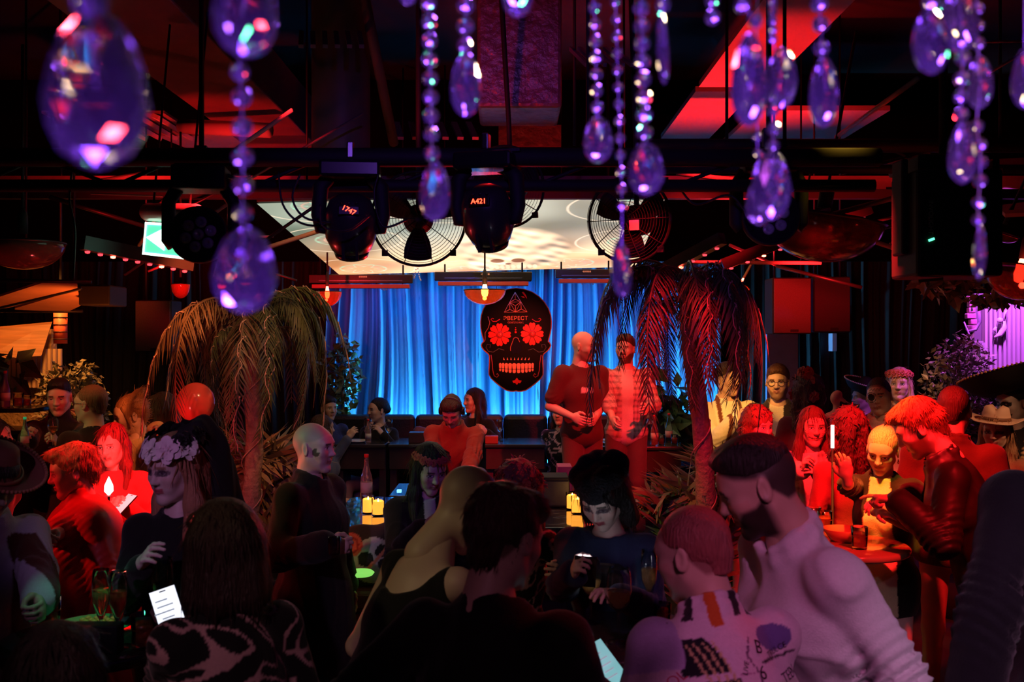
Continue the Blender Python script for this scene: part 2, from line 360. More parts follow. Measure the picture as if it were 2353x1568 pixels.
def head_cols(V, skin, fem, brow=(.05, .03, .02), lip=None, beard=None, scalp=None, paint=None):
    n = len(V); C = np.tile(np.array(skin, 'f4'), (n, 1)); x, y, z = V.T; ax = np.abs(x)
    def put(m, c, a=1.0): C[m] = C[m] * (1 - a) + np.array(c, 'f4') * a
    put((ax > .03) & (z < -.01) & (z > -.05) & (y > .04), (skin[0], skin[1] * .72, skin[2] * .68), .35)
    if scalp is not None:
        al = (np.clip((z - hairline(y)) / .014, 0, 1) * np.clip((.079 - ax) / .004, 0, 1))[:, None]; C[:] = C * (1 - al) + np.array(scalp, 'f4') * al
    if beard is not None:
        sst = lambda v, a, b: np.clip((v - a) / (b - a), 0, 1)
        zl = -.03 - .028 * sst(.06 - ax, 0, .03) + .02 * sst(-y + .03, 0, .03)          # upper edge: sideburn to cheek
        al = sst(zl - z, 0, .012) * sst(y, -.012, .012) * sst(z, -.135, -.12)
        ms = sst(-.036 - z, 0, .006) * sst(z, -.052, -.047) * sst(.034 - ax, 0, .008) * (y > .07)
        al = np.maximum(al * (1 - (1 - sst(np.sqrt((x / .026) ** 2 + ((z + .06) / .013) ** 2), .9, 1.2)) * (y > .06)), ms)[:, None]
        C[:] = C * (1 - al) + np.array(beard, 'f4') * al
    lp = lip or (skin[0] * .8, skin[1] * .52, skin[2] * .52)
    put((ax < .025) & (y > .072) & (z > -.0725) & (z < -.0495), lp)
    put((ax < .021) & (y > .07) & (np.abs(z + .061) < .0022), (.12, .03, .03), .8)
    put((ax > .014) & (ax < .05) & (np.abs(z - (.027 - 2.5 * (ax - .03) ** 2 - .0)) < .005) & (y > .06), brow, .85)
    e = np.sqrt((ax - .0315) ** 2 + ((z - .006) * 1.7) ** 2)
    front = y > .07
    if fem: put(front & (e < .019), (.08, .04, .04), .75)
    put(front & (e < .0135), (.72, .68, .66))
    put(front & (e < .0075), (.03, .02, .02))
    put(front & (ax < .045) & (ax > .018) & (np.abs(z - .0125) < .0025), (.04, .02, .02), .8)
    put((ax < .005 + .0) & (y > .1) & (z < -.03) & (z > -.04), (skin[0] * .4, skin[1] * .2, skin[2] * .2), .6)
    if paint == 'skull':
        put((y > .02) & (z < .075) & (z > -.12), (.75, .72, .70), .55)
        put(front & (e < .032), (.02, .02, .02)); put(front & (e < .008), (.5, .45, .4))
        put((ax < .013) & (y > .095) & (z < -.012), (.03, .02, .02))
        put((np.abs(z + .06) < .012) & (y > .055) & (ax < .05) & (np.sin(x * 520) > .3), (.03, .02, .02))
        put((np.abs(z + .061) < .003) & (y > .05) & (ax < .052), (.03, .02, .02))
    elif paint == 'half':
        e2 = np.sqrt((x - .031) ** 2 + ((z - .008) * 1.1) ** 2)
        put((y > .02) & (x > .008) & (z < .06) & (z > -.06), (.78, .74, .7), .5)
        put(front & (e2 < .027), (.015, .015, .015))
        put((y > .05) & (np.abs(e2 - .036) < .003) & (x > -.002), (.02, .02, .02))
        put((y > .05) & (np.abs(z - .058 - .006 * np.sin(x * 300)) < .003) & (ax < .04), (.03, .02, .02), .8)
    elif paint == 'lace':
        put((y > .05) & (z > .04) & (z < .085) & (np.sin(x * 380) * np.sin(z * 420 + 3 * np.sin(x * 160)) > .45), (.05, .02, .02), .85)
        put((y > .03) & (ax > .04) & (z < .0) & (z > -.06) & (np.sin(x * 420) * np.sin(z * 420) > .5), (.05, .02, .02), .8)
        put((np.abs(z + .061 - .4 * np.maximum(ax - .022, 0)) < .0035) & (y > .04) & (ax < .05), (.05, .015, .015))
    elif paint == 'cheek':
        r = np.sqrt((ax - .058) ** 2 + (z + .012) ** 2 + (y - .045) ** 2)
        put((r < .023) & (r > .009) & (x > 0) & ~((z > -.012) & (y > .05)), (.02, .015, .015), .9)
    elif paint == 'eyes':
        put(front & (e < .026) & (z > -.006), (.05, .02, .05), .75)
        put((ax < .022) & (y > .073) & (z > -.070) & (z < -.052), (.4, .05, .09), .8)
    return C
POSES = {'relax': [(18, 28, 18), (22, 32, 20), (26, 34, 22), (30, 36, 22)], 'hold': [(46, 58, 40), (48, 60, 42), (50, 62, 42), (54, 62, 42)],
         'flat': [(4, 8, 5), (4, 8, 5), (5, 9, 6), (7, 10, 6)], 'point': [(8, 14, 10), (55, 80, 45), (62, 82, 45), (66, 82, 45)],
         'pinch': [(42, 48, 20), (40, 46, 24), (34, 42, 26), (30, 40, 26)]}
_HD = {}
def hand_geo(pose, h):
    if (pose, h) in _HD: return _HD[(pose, h)]
    s = SDF(h)
    s.ell((0, .052, 0), (.041, .052, .0165), k=.012); s.ell((-.018, .035, -.006), (.02, .03, .016), k=.012)
    s.cap((0, -.03, 0), (0, .02, 0), .026, .025, k=.02)
    for i, (bx, ln) in enumerate(((-.03, .072), (-.0105, .08), (.010, .074), (.029, .058))):
        p = Vector((bx, .088 - abs(i - 1) * .004, .002)); a = 0; sp = (i - 1.5) * .05
        for j, fr in enumerate((.44, .31, .25)):
            a += math.radians(POSES[pose][i][j])
            q = p + Vector((math.sin(sp) * math.cos(a), math.cos(a), -math.sin(a))) * ln * fr
            s.cap(p, q, .0088 - .0007 * j, .0082 - .0008 * j, k=.005); p = q
    t = [(-.03, .022, -.006), (-.052, .048, -.016), (-.058, .07, -.026), (-.052, .09, -.034)] if pose != 'hold' else [(-.03, .022, -.008), (-.048, .046, -.026), (-.046, .068, -.044), (-.03, .085, -.056)]
    for a, b, r in zip(t, t[1:], (.0135, .0108, .0098)): s.cap(a, b, r, r * .92, k=.006)
    _HD[(pose, h)] = s.build()
    return _HD[(pose, h)]
def ik(S, T, hint, L1=.285, L2=.255):
    d = T - S; D = d.length; D2 = min(D, (L1 + L2) * .995); u = d.normalized()
    a = (L1 * L1 - L2 * L2 + D2 * D2) / (2 * D2); hgt = math.sqrt(max(L1 * L1 - a * a, 0))
    pr = hint - u * hint.dot(u); pr.normalize()
    return S + u * a + pr * hgt, S + u * D2
def flower_geo(kind='rose', seed=0):
    """a blossom of curled petals, unit radius, opening to +z"""
    b = B(); r = random.Random(seed)
    rings = ((.28, 4, .55, .50), (.55, 5, .42, .36), (.85, 6, .2, .12), (1.0, 6, .05, -.1)) if kind == 'rose' else ((.35, 6, .3, .3), (1.0, 6, .28, .12), (.8, 5, .35, .3))
    for ri, (R, n, z0, z1) in enumerate(rings):
        for k in range(n):
            a0 = 2 * math.pi * (k + .5 * ri + r.uniform(-.1, .1)) / n; wd = 2.5 * math.pi / n * .5
            vs = []
            for i in range(4):
                t = i / 3; rr = R * (.15 + .85 * t); zz = (z0 * math.sin(t * 2.2)) * (1 - t) + (z1) * t + .04 * r.uniform(-1, 1) * t
                for j in range(4):
                    u = (j / 3 - .5) * 2; ww = wd * math.sin(.35 + t * 2.2) * .95
                    vs.append((rr * math.cos(a0 + u * ww) * (1 - .12 * u * u * t), rr * math.sin(a0 + u * ww) * (1 - .12 * u * u * t), zz + .12 * u * u * (1 - t * .4)))
            b.add(vs, [(i * 4 + j, i * 4 + j + 1, i * 4 + j + 5, i * 4 + j + 4) for i in range(3) for j in range(3)], True)
    b.lathe([(0, .1), (.14, .12), (.17, .3), (.08, .42), (0, .44)], 8)
    me = bpy.data.meshes.new('flower'); me.from_pydata(b.v, [], b.f); me.polygons.foreach_set('use_smooth', b.sm)
    return me
_FL = {}
def flower_me(kind, m):
    k = (kind, m.name)
    if k not in _FL:
        me = flower_geo(kind, len(_FL)); me.materials.append(m); _FL[k] = me
    return _FL[k]
def person(name, label, head, Y, face=0, hface=None, pitch=0, roll=0, lean=0, side=0, floor=0.0, scale=None, fem=False, sit=False,
           skin=(.62, .40, .30), hair=None, hcol=(.03, .02, .015), brow=None, beard=None, scalp=None, paint=None, lip=None, smile=0,
           top=None, bottom=None, R=None, L=None, hb=.02, hh=.006, hc=.014, fat=1.0, seed=1, feet=True, zoff=0, cat='person', group='people at the party'):
    """R / L: wrist target as ('px', x, y, Y) or a local (x, y, z), plus optional pose / palm / fdir / hint"""
    hface = face if hface is None else hface
    va = math.degrees(math.atan2(-(head[0] - CX) / F, 1)); face += va; hface += va       # angles are given as seen from the camera
    sw = .145 if fem else .168
    hipz = .93 if not sit else .56
    hip = Vector((0, 0, hipz)); Ru = Matrix.Rotation(math.radians(-lean), 3, 'X') @ Matrix.Rotation(math.radians(side), 3, 'Y')
    U = lambda x, y, z: hip + Ru @ Vector((x, y, z))
    Rh = Matrix.Rotation(math.radians(hface - face), 3, 'Z') @ Matrix.Rotation(math.radians(-pitch), 3, 'X') @ Matrix.Rotation(math.radians(roll), 3, 'Y')
    nb = U(0, -.012, .555); HC = nb + Rh @ Vector((0, .03, .16)) * .55 + (Ru @ Vector((0, .0, .16))) * .45
    HW = P(head[0], head[1], Y)
    sc = scale if scale else (HW.z - floor) / HC.z
    phi = math.radians(face + 180); Rz = Matrix.Rotation(phi, 3, 'Z')
    loc = HW - (Rz @ HC) * sc
    if not sit and not scale: loc.z = floor
    root = thing(name, label, cat, loc + Vector((0, 0, zoff)), phi, group); root.scale = (sc, sc, sc)
    inv = lambda p: (Rz.transposed() @ (Vector(p) - loc)) / sc
    # joints
    Sh = {q: U(q * (sw + .012), -.012, .485) for q in (-1, 1)}
    arms = {}
    for q, spec in ((1, R), (-1, L)):
        sp = dict(t=None); 
        if spec: sp.update(spec)
        t = sp['t']
        if t is None: T = Sh[q] + Vector((q * .07, .05, -.52))
        elif t[0] == 'px': T = inv(P(*t[1:]))
        else: T = Vector(t)
        E, Wr = ik(Sh[q], T, Vector(sp.get('hint', (q * .45, -.5, -.75))))
        arms[q] = (E, Wr, sp)
    hipj = {q: hip + Vector((q * .088, 0, -.02)) for q in (-1, 1)}
    if sit:
        knee = {q: hip + Vector((q * .11, .42, -.02)) for q in (-1, 1)}; ank = {q: hip + Vector((q * .11, .42, -.46)) for q in (-1, 1)}
    else:
        knee = {q: Vector((q * .10, .02, .50)) for q in (-1, 1)}; ank = {q: Vector((q * .11, -.02, .09)) for q in (-1, 1)}
    def torso(s, g, k=.05, upto=1):
        f = fat; R3 = np.array(Ru)
        s.ell(U(0, 0, .0), ((.165 if not fem else .17) * f + g, .115 * f + g, .115 + g), R3, k)
        s.ell(U(0, .004, .15), ((.142 if not fem else .118) * f + g, (.1 if not fem else .088) * f + g, .15), R3, k)
        s.ell(U(0, .008, .33), ((.168 if not fem else .142) * f + g, .112 * f + g, .165), R3, k)
        s.cap(U(-sw + .015, -.012, .474), U(sw - .015, -.012, .474), .047 + g * .7, k=.045)
        if fem:
            for q in (-1, 1): s.sph(U(q * .068, .078, .325), .058 + g * .6, k=.04)
        s.cap(U(0, -.022, .45), U(0, -.012, .53), .08 + g, .062 + g, k=.05)
    def armp(s, q, g, frac=1.0, k=.02):
        E, W, _ = arms[q]; S = Sh[q]; th = .85 if fem else 1.0
        s.sph(S - Vector((0, 0, .008)), .046 * th + g * .75, k=.03)
        if frac > .5:
            s.cap(S, E, .045 * th + g * .8, .038 * th + g * .9, k=.025)
            s.cap(E, E.lerp(W, min(1, (frac - .5) * 2)), .041 * th + g, (.029 if frac >= 1 else .035) * th + g, k=.02)
        else: s.cap(S, S.lerp(E, max(frac * 2, .05)), .05 * th + g, .043 * th + g * 1.3, k=.03)
    # body
    s = SDF(hb); torso(s, 0)
    s.cap(nb, HC + Rh @ Vector((0, -.02, -.07)), .052 if not fem else .044, k=.03)
    for q in (-1, 1):
        armp(s, q, 0)
        s.cap(hipj[q], knee[q], .082, .055, k=.04); s.cap(knee[q], ank[q], .054, .036, k=.03)
        s.cap(ank[q] + Vector((0, -.02, -.045)), ank[q] + Vector((q * .015, .13, -.058)), .036, .03, k=.02)
    V, Q = s.build(); C = np.tile(np.array(skin, 'f4'), (len(V), 1))
    C[V[:, 2] < (ank[1].z - .0)] = (.02, .02, .02)
    Vs, Qs, Cs = [V], [Q], [C]; off = len(V)
    hv, hq = head_geo(fem, hh, smile)
    if scalp is None and hair in ('fade', 'crop', 'short', 'messy'): scalp = tuple(.55 * h_ + .22 * s_ for h_, s_ in zip(hcol, skin))
    hcC = head_cols(hv, skin, fem, brow or tuple(c * .8 for c in hcol), lip, beard, scalp, paint)
    Vs.append(hv @ np.array(Rh.transposed(), 'f4') + np.array(HC, 'f4')); Qs.append(hq + off); Cs.append(hcC); off += len(hv)
    for q in (-1, 1):
        E, W, sp = arms[q]; fd = Vector(sp['fdir']).normalized() if 'fdir' in sp else (W - E).normalized()
        pal = Vector(sp.get('palm', (-q * 1.0, 0, -.2))); z = -(pal - fd * pal.dot(fd)).normalized(); x = fd.cross(z)
        M = Matrix((x, fd, z)).transposed()
        gv, gq = hand_geo(sp.get('pose', 'relax'), min(hh, .0055))
        gv = gv * np.array((q, 1, 1), 'f4') * (.92 if fem else 1); gq2 = gq if q > 0 else gq[:, ::-1]
        Vs.append(gv @ np.array(M.transposed(), 'f4') + np.array(W, 'f4')); Qs.append(gq2 + off); Cs.append(np.tile(np.array(skin, 'f4'), (len(gv), 1))); off += len(gv)
    body = link('body', mesh_np('body', np.concatenate(Vs), np.concatenate(Qs), M_SKIN, np.concatenate(Cs)), root)
    UI = np.array(Ru, 'f4'); hp = np.array(hip, 'f4')
    def colour(V, col, pat):
        C = np.tile(np.array(col, 'f4'), (len(V), 1))
        if pat: C = pat((V - hp) @ UI, V, C)
        return C
    # clothes
    out = dict(root=root, U=U, HC=HC, Rh=Rh, arms=arms, sc=sc, loc=loc, Rz=Rz, body=body, inv=inv)
    if top:
        t = dict(col=(.01, .01, .01), g=.018, sleeve=.97, hem=-.08, neck='round', fold=.0065, name='shirt', pat=None, mat=M_CLOTH, flare=0); t.update(top)
        s = SDF(hc); g = t['g']; torso(s, g)
        for q in (-1, 1):
            if t['sleeve'] > 0: armp(s, q, g, t['sleeve'])
        if -5 < t['hem'] < -.15 or t['flare']:
            zz = min(t['hem'], -.12)
            s.ell(U(0, 0, zz * .5), (.17 * fat + g + t['flare'], .125 * fat + g + t['flare'], abs(zz) * .8 + .06), np.array(Ru), k=.06)
        if t.get('cape'):
            s.cap(U(0, -.05, .42), Vector((0, -.10, .35)) if not sit else U(0, -.1, -.2), .16, .30, k=.08)
        nk = t['neck']
        if nk in ('round', 'v', 'wide', 'collar'):
            wd = {'round': .078, 'v': .074, 'wide': .12, 'collar': .066}[nk] * (.9 if fem else 1)
            s.ell(U(0, .012, .60), (wd, wd * 1.05, .075 if nk != 'wide' else .085), np.array(Ru), k=.012, op=-1)
        if nk == 'v': s.cap(U(0, .13, .56), U(0, .15, t.get('vz', .34)), .05, .012, k=.012, op=-1)
        if nk == 'tank':
            s.ell(U(0, -.09, .56), (.115, .12, .17), np.array(Ru), k=.02, op=-1)
            s.ell(U(0, .1, .56), (.11, .1, .15), np.array(Ru), k=.02, op=-1)
        if nk == 'strapless': pass
        if nk == 'collar':
            rr = .078 * (.92 if fem else 1); pr = None
            for i in range(11):
                a = math.radians(-60 + i * 30); p = U(rr * math.cos(a), rr * 1.0 * math.sin(a) * -1 - .008 + .0, .552 - .018 * -math.sin(a))
                if pr is not None: s.cap(pr, p, .013, k=.012); s.cap(pr + Ru @ Vector((0, 0, .03)), p + Ru @ Vector((0, 0, .03)), .008, k=.012)
                pr = p
        if nk == 'turtle': s.cap(nb - Vector((0, 0, .01)), nb.lerp(HC, .42), (.07 if not fem else .06), k=.02)
        hem = t['hem']; fo = t['fold']; w1 = wob(seed, 5, 14, 34); w2 = wob(seed + 9, 5, 40, 80); w3 = wob(seed + 11, 4, 18, 46); up = np.array(Ru @ Vector((0, 0, 1))); hipn = np.array(hip); cut = t.get('cut')
        arm_pts = [np.array(arms[q][0]) for q in (-1, 1)]
        def post(X, Yy, Z, D):
            D = D + fo * w1(X, Yy, Z * .6) + fo * .5 * w2(X, Yy, Z) - fo * 1.3 * np.clip(.5 - 2.2 * np.abs(w3(X, Yy, Z * .45)), 0, 1)
            for ep in arm_pts:
                d2 = (X - ep[0]) ** 2 + (Yy - ep[1]) ** 2 + (Z - ep[2]) ** 2
                D = D + fo * 1.1 * np.exp(-d2 / .012) * np.sin((X + Yy * .6 + Z * 1.2) * 130)
            if t.get('cape'):
                an = np.arctan2(Yy + .05, X); D = D + .016 * np.sin(an * 13 + 3 * Z) * np.clip((1.25 - Z) * 2, 0, 1)
            zz = (X - hipn[0]) * up[0] + (Yy - hipn[1]) * up[1] + (Z - hipn[2]) * up[2]
            low = np.minimum.reduce([np.full(D.shape, 9.0, 'f4')]) if t['sleeve'] <= 0 else None
            # hem only cuts the trunk, not the sleeves
            lat = np.sqrt(((X - hipn[0])) ** 2 + ((Yy - hipn[1])) ** 2)
            if hem > -5: D = np.where(lat < .22 * fat + t['flare'] + (.2 if t.get('cape') else 0), np.maximum(D, hem - zz), D)
            if cut: D = cut(X, Yy, Z, D, zz)
            return D
        V, Q = s.build(post)
        out['top'] = link(t['name'], mesh_np(t['name'], V, Q, t['mat'], colour(V, t['col'], t['pat'])), root)
    if bottom:
        t = dict(col=(.01, .01, .012), g=.016, name='trousers', length=1.0, fold=.004, kind='trousers', pat=None); t.update(bottom)
        s = SDF(hc * 1.15); g = t['g']
        torso(s, .007)
        if t['kind'] == 'trousers':
            for q in (-1, 1):
                s.cap(hipj[q], knee[q], .088 + g * .6, .06 + g, k=.03); s.cap(knee[q], knee[q].lerp(ank[q], t['length']), .06 + g, .046 + g, k=.02)
        elif sit:
            s.cap(hip, (knee[1] + knee[-1]) / 2, .17, .14, k=.05)
        else: s.cap((0, 0, hipz), (0, 0, hipz - t['length'] * .8), .15 + g, .16 + g + .06 * t['length'], k=.05)
        w1 = wob(seed + 5, 5, 20, 50); fo = t['fold']; zc = hipz + .08; upv = np.array(Ru @ Vector((0, 0, 1))); zlo = hipz - t['length'] * .8 if (t['kind'] != 'trousers' and not sit) else -9
        V, Q = s.build(lambda X, Yy, Z, D: np.maximum(np.maximum(D + fo * w1(X, Yy, Z * 1.4), (X - hip.x) * upv[0] + (Yy - hip.y) * upv[1] + (Z - hip.z) * upv[2] - .09), zlo - Z))
        link(t['name'], mesh_np(t['name'], V, Q, M_CLOTH, colour(V, t['col'], t['pat'])), root)
    # hair
    if hair:
        s = SDF(max(hh, .005) if hair not in ('curly', 'curlylong') else max(hh, .006)); hp2 = lambda *p: HC + Rh @ Vector(p); R3 = np.array(Rh); amp = .0022; cutz = None
        fd = Rh @ Vector((0, 1, 0)); gx = Vector((0, 0, -1))
        def face_cut(z0=-.03, w=.068, dep=.1):
            s.ell(hp2(0, .115, z0), (w, dep - .02, .088), R3, k=.012, op=-1)
        if hair == 'short':
            s.ell(hp2(0, -.018, .044), (.084, .106, .096), R3); s.ell(hp2(0, .03, .088), (.07, .07, .045), R3, k=.02); s.cap(hp2(0, -.075, -.01), hp2(0, -.062, -.07), .048, .036, k=.02)
            amp = .003; cutz = 0
        elif hair == 'fade':
            s.ell(hp2(0, -.012, .058), (.0765, .1, .077), R3); s.ell(hp2(0, .02, .1), (.06, .07, .033), R3, k=.03)
            amp = .0018; cutz = .016
        elif hair == 'crop':
            s.ell(hp2(0, -.017, .038), (.0795, .102, .0945), R3); s.cap(hp2(0, -.075, -.01), hp2(0, -.064, -.06), .04, .034, k=.02)
            amp = .0012; cutz = .002
        elif hair == 'messy':
            s.ell(hp2(0, -.02, .046), (.086, .108, .098), R3); s.ell(hp2(.01, .05, .09), (.065, .06, .04), R3, k=.02); s.cap(hp2(0, -.075, .0), hp2(0, -.06, -.085), .056, .036, k=.02)
            amp = .008; cutz = -.014
        elif hair == 'bob':
            s.ell(hp2(0, -.022, .04), (.096, .116, .1), R3)
            for q in (-1, 1):
                s.cap(hp2(q * .075, -.03, .02), hp2(q * .085, -.02, -.12), .036, .04, k=.03); s.cap(hp2(q * .035, -.08, 0), hp2(q * .04, -.075, -.135), .05, .052, k=.04)
            s.cap(hp2(-.05, .06, .085), hp2(.05, .06, .085), .03, k=.02)
            s.ell(hp2(0, .115, -.035), (.062, .08, .088), R3, k=.012, op=-1); amp = .002
        elif hair in ('long', 'wavy', 'bunlong'):
            s.ell(hp2(0, -.02, .042), (.087, .108, .097), R3); ln = .30 if hair != 'wavy' else .27
            for q in (-1, 1):
                a = hp2(q * .072, -.01, .0); m1 = a + gx * .13 + Vector((0, 0, 0)) + (Rh @ Vector((q * .012, -.005, 0))); e1 = a + gx * ln + (Rh @ Vector((q * .02, .035, 0)))
                s.cap(a, m1, .026, .034, k=.03); s.cap(m1, e1, .034, .022, k=.03)
                b = hp2(q * .035, -.085, -.02); e2 = b + gx * ln + Vector((0, -.02, 0)); s.cap(b, e2, .045, .035, k=.04)
            s.ell(hp2(0, .12, -.04), (.070, .092, .108), R3, k=.012, op=-1); amp = .003 if hair == 'long' else .007
        elif hair in ('curly', 'curlylong'):
            s.ell(hp2(0, -.02, .045), (.1, .12, .105), R3)
            for q in (-1, 1):
                for i in range(4 if hair == 'curly' else 8): s.sph(hp2(q * .085, -.03 + .01 * (i % 3), .02) + gx * (i * .035), .038, k=.02)
                for i in range(4 if hair == 'curly' else 8): s.sph(hp2(q * .04, -.09, .0) + gx * (i * .037), .045, k=.02)
            s.ell(hp2(0, .118, -.035), (.06, .085, .09), R3, k=.012, op=-1); amp = .008
        elif hair == 'bun':
            s.ell(hp2(0, -.02, .042), (.083, .107, .095), R3); s.ell(hp2(0, -.085, .115), (.05, .045, .04), R3, k=.015); s.sph(hp2(.03, -.11, .13), .03, k=.015); s.cap(hp2(0, -.08, -.02), hp2(0, -.06, -.06), .04, .03, k=.02)
            s.cap(hp2(.06, .045, .06), hp2(.078, .03, -.05), .014, .008, k=.012); s.cap(hp2(-.06, .045, .06), hp2(-.078, .03, -.05), .014, .008, k=.012)
            s.ell(hp2(0, .118, -.03), (.07, .075, .09), R3, k=.01, op=-1); amp = .004
        elif hair == 'slick':
            s.ell(hp2(0, -.02, .042), (.081, .105, .095), R3); s.ell(hp2(0, -.105, .01), (.045, .04, .045), R3, k=.02)
            s.ell(hp2(0, .118, -.028), (.08, .072, .09), R3, k=.01, op=-1); s.ell(hp2(0, .025, -.075), (.12, .055, .065), R3, k=.01, op=-1); amp = .0015
        w1 = wob(seed + 3, 6, 60, 150); w2 = wob(seed + 4, 6, 150, 300); hcn = np.array(HC); Rn = np.array(Rh)
        def post(X, Yy, Z, D):
            x, y, z = X - hcn[0], Yy - hcn[1], Z - hcn[2]
            lx = x * Rn[0, 0] + y * Rn[1, 0] + z * Rn[2, 0]; lz = x * Rn[0, 2] + y * Rn[1, 2] + z * Rn[2, 2]; ly = x * Rn[0, 1] + y * Rn[1, 1] + z * Rn[2, 1]
            st = .25 if hair not in ('curly', 'curlylong', 'messy') else .8
            D = D + amp * w1(lx, ly * .6, lz * st) + amp * .6 * w2(lx, ly * .5, lz * st)
            if cutz is not None: D = np.maximum(D, (hairline(ly + 0 * D) + cutz + .006 * w2(lx * .6, ly * .6, lz * 0)) - lz)
            return D
        V, Q = s.build(post)
        V, Q = add_strands(V, Q, hair, np.array(HC, 'f4'), np.array(Rh, 'f4'), seed, hh)
        link('hair', mesh_np('hair', V, Q, hair_mat(hcol)), root)
    return out
def add_strands(V, Q, hair, HC, Rn, seed, hh):
    """loose locks lying along the hair so that it reads as strands, not as a shell"""
    n, L, w, lift = {'crop': (900, .012, .0012, .5), 'fade': (700, .013, .0013, .45), 'short': (800, .030, .0022, .28), 'messy': (1900, .034, .0017, .26), 'bob': (700, .07, .0028, .10), 'long': (700, .11, .003, .10), 'wavy': (900, .08, .003, .16),
                     'bunlong': (500, .1, .003, .1), 'curly': (1000, .035, .004, .6), 'curlylong': (1300, .04, .004, .6), 'bun': (700, .05, .0025, .3), 'slick': (400, .04, .002, .08)}[hair]
    r = np.random.RandomState(seed + 77); nr = np.cross(V[Q[:, 2]] - V[Q[:, 0]], V[Q[:, 3]] - V[Q[:, 1]]); vn = np.zeros_like(V)
    for i in range(4): np.add.at(vn, Q[:, i], nr)
    vn /= np.linalg.norm(vn, axis=1)[:, None] + 1e-9
    ix = r.randint(0, len(V), n); l0 = (V[ix] - HC) @ Rn; ix = ix[(l0[:, 1] < .035) | (l0[:, 2] > .085)]; n = len(ix); p = V[ix]; nn = vn[ix]; lp = (p - HC) @ Rn; wh = HC + Rn @ np.array((0, -.05, .13), 'f4')
    d = p - wh; 
    if hair in ('bob', 'long', 'wavy', 'curlylong', 'bunlong'): d = d * np.where(lp[:, 2:3] > .02, 1, .15) + np.array((0, 0, -.12)) * np.where(lp[:, 2:3] > .02, .3, 1)
    if hair in ('slick', 'bun'): d = -(p - (HC + Rn @ np.array((0, .1, .02), 'f4'))) * np.array((1, 1, 1)) * -1
    d = d - nn * (d * nn).sum(1)[:, None]; d /= np.linalg.norm(d, axis=1)[:, None] + 1e-6
    d = d + r.normal(scale=lift * .8, size=d.shape); d -= nn * np.minimum((d * nn).sum(1), 0)[:, None]; d += nn * lift * r.uniform(.2, 1, (n, 1)); d /= np.linalg.norm(d, axis=1)[:, None]
    sd = np.cross(d, nn); sd /= np.linalg.norm(sd, axis=1)[:, None] + 1e-6
    ln = L * r.uniform(.5, 1.2, (n, 1)); ww = w * r.uniform(.6, 1.2, (n, 1)); st = []
    for k, t in enumerate((0, .4, .75, 1.0)):
        q = p - nn * .002 + d * ln * t - nn * ln * lift * .55 * t * t; wk = ww * (1, .95, .6, .12)[k]; st += [q - sd * wk, q + sd * wk]
    SV = np.stack(st, 1).reshape(-1, 3); o = len(V) + np.arange(n)[:, None] * 8
    SQ = np.concatenate([o + np.array((2 * k, 2 * k + 1, 2 * k + 3, 2 * k + 2)) for k in range(3)])
    return np.concatenate([V, SV.astype('f4')]), np.concatenate([Q, SQ.astype(Q.dtype)])
def head_obj(p, name, me, m, loc=(0, 0, 0), rot=(0, 0, 0)):
    """something worn on the head, in head space"""
    o = link(name, me, p['root'], m)
    o.matrix_local = Matrix.Translation(p['HC']) @ p['Rh'].to_4x4() @ Matrix.Translation(loc) @ Euler(rot).to_matrix().to_4x4()
    return o
def flower_crown(p, m, n=9, r=.034, zc=.062, tilt=.25, kind='rose', back=True, mats=None, a0=-100, a1=100, jit=.3):
    b = B(); band = [(.083 * math.sin(a), .105 * math.cos(a) - .015, zc + tilt * .04 * math.cos(a)) for a in [i * math.pi / 12 for i in range(25)]]
    b.tube(band, .007, 6, cap=False)
    c = head_obj(p, 'flower_crown', b.me('flower_crown'), mat('crown_band', (.02, .03, .015), .8))
    for i in range(n):
        a = math.radians(a0 + (a1 - a0) * i / max(1, n - 1)); rr = r * (1 + jit * (rnd.random() - .5))
        f = link('flower', flower_me(kind, (mats or [m])[i % len(mats or [m])]), c)
        d = Vector((math.sin(a), math.cos(a), .45)).normalized()
        f.location = Vector((.088 * math.sin(a), .108 * math.cos(a) - .015, zc + .012 + tilt * .04 * math.cos(a) + .01 * (rnd.random() - .5)))
        f.rotation_euler = d.to_track_quat('Z', 'Y').to_euler(); f.scale = (rr, rr, rr)
    return c
def sombrero(p, mcol, trim, R=.3, curl=.12, crown=.17, loc=(0, -.01, .075), rot=(0, 0, 0)):
    prof = [(0, crown), (.03, crown - .004), (.055, crown * .85), (.075, crown * .45), (.092, .02), (.105, .004)]
    for i in range(1, 9):
        t = i / 8; prof.append((.105 + (R - .105) * t, .002 + curl * t ** 2.2))
    for i in range(8, -1, -1):
        t = i / 8; prof.append((.1 + (R - .105) * t, -.008 + curl * t ** 2.2))
    b = B().lathe(prof, 40); h = head_obj(p, 'sombrero', b.me('sombrero'), mcol, loc, rot)
    tb = B(); n = 72
    for i in range(n):
        a = 2 * math.pi * i / n; c = Vector((R * math.cos(a), R * math.sin(a), .002 + curl))
        tb.lathe([(0, -.008), (.007, -.004), (.008, .002), (.004, .007), (0, .008)], 5, Matrix.Translation(c))
    tb.tube([(.098 * math.cos(a), .098 * math.sin(a), .016) for a in [i * math.pi / 16 for i in range(33)]], .008, 5, cap=False)
    link('brim_trim', tb.me('brim_trim'), h, trim)
    return h
def specs(p, m):
    b = B()
    for q in (-1, 1): b.tube([(q * .034 + .025 * math.cos(a), .1 - .004 * abs(math.cos(a)), .004 + .02 * math.sin(a)) for a in [i * math.pi / 8 for i in range(17)]], .0022, 5, cap=False)
    b.tube([(-.011, .101, .008), (0, .104, .011), (.011, .101, .008)], .002, 5)
    for q in (-1, 1): b.tube([(q * .059, .095, .008), (q * .077, .04, .01), (q * .08, -.02, .006)], .002, 5)
    return head_obj(p, 'spectacles', b.me('spectacles'), m)

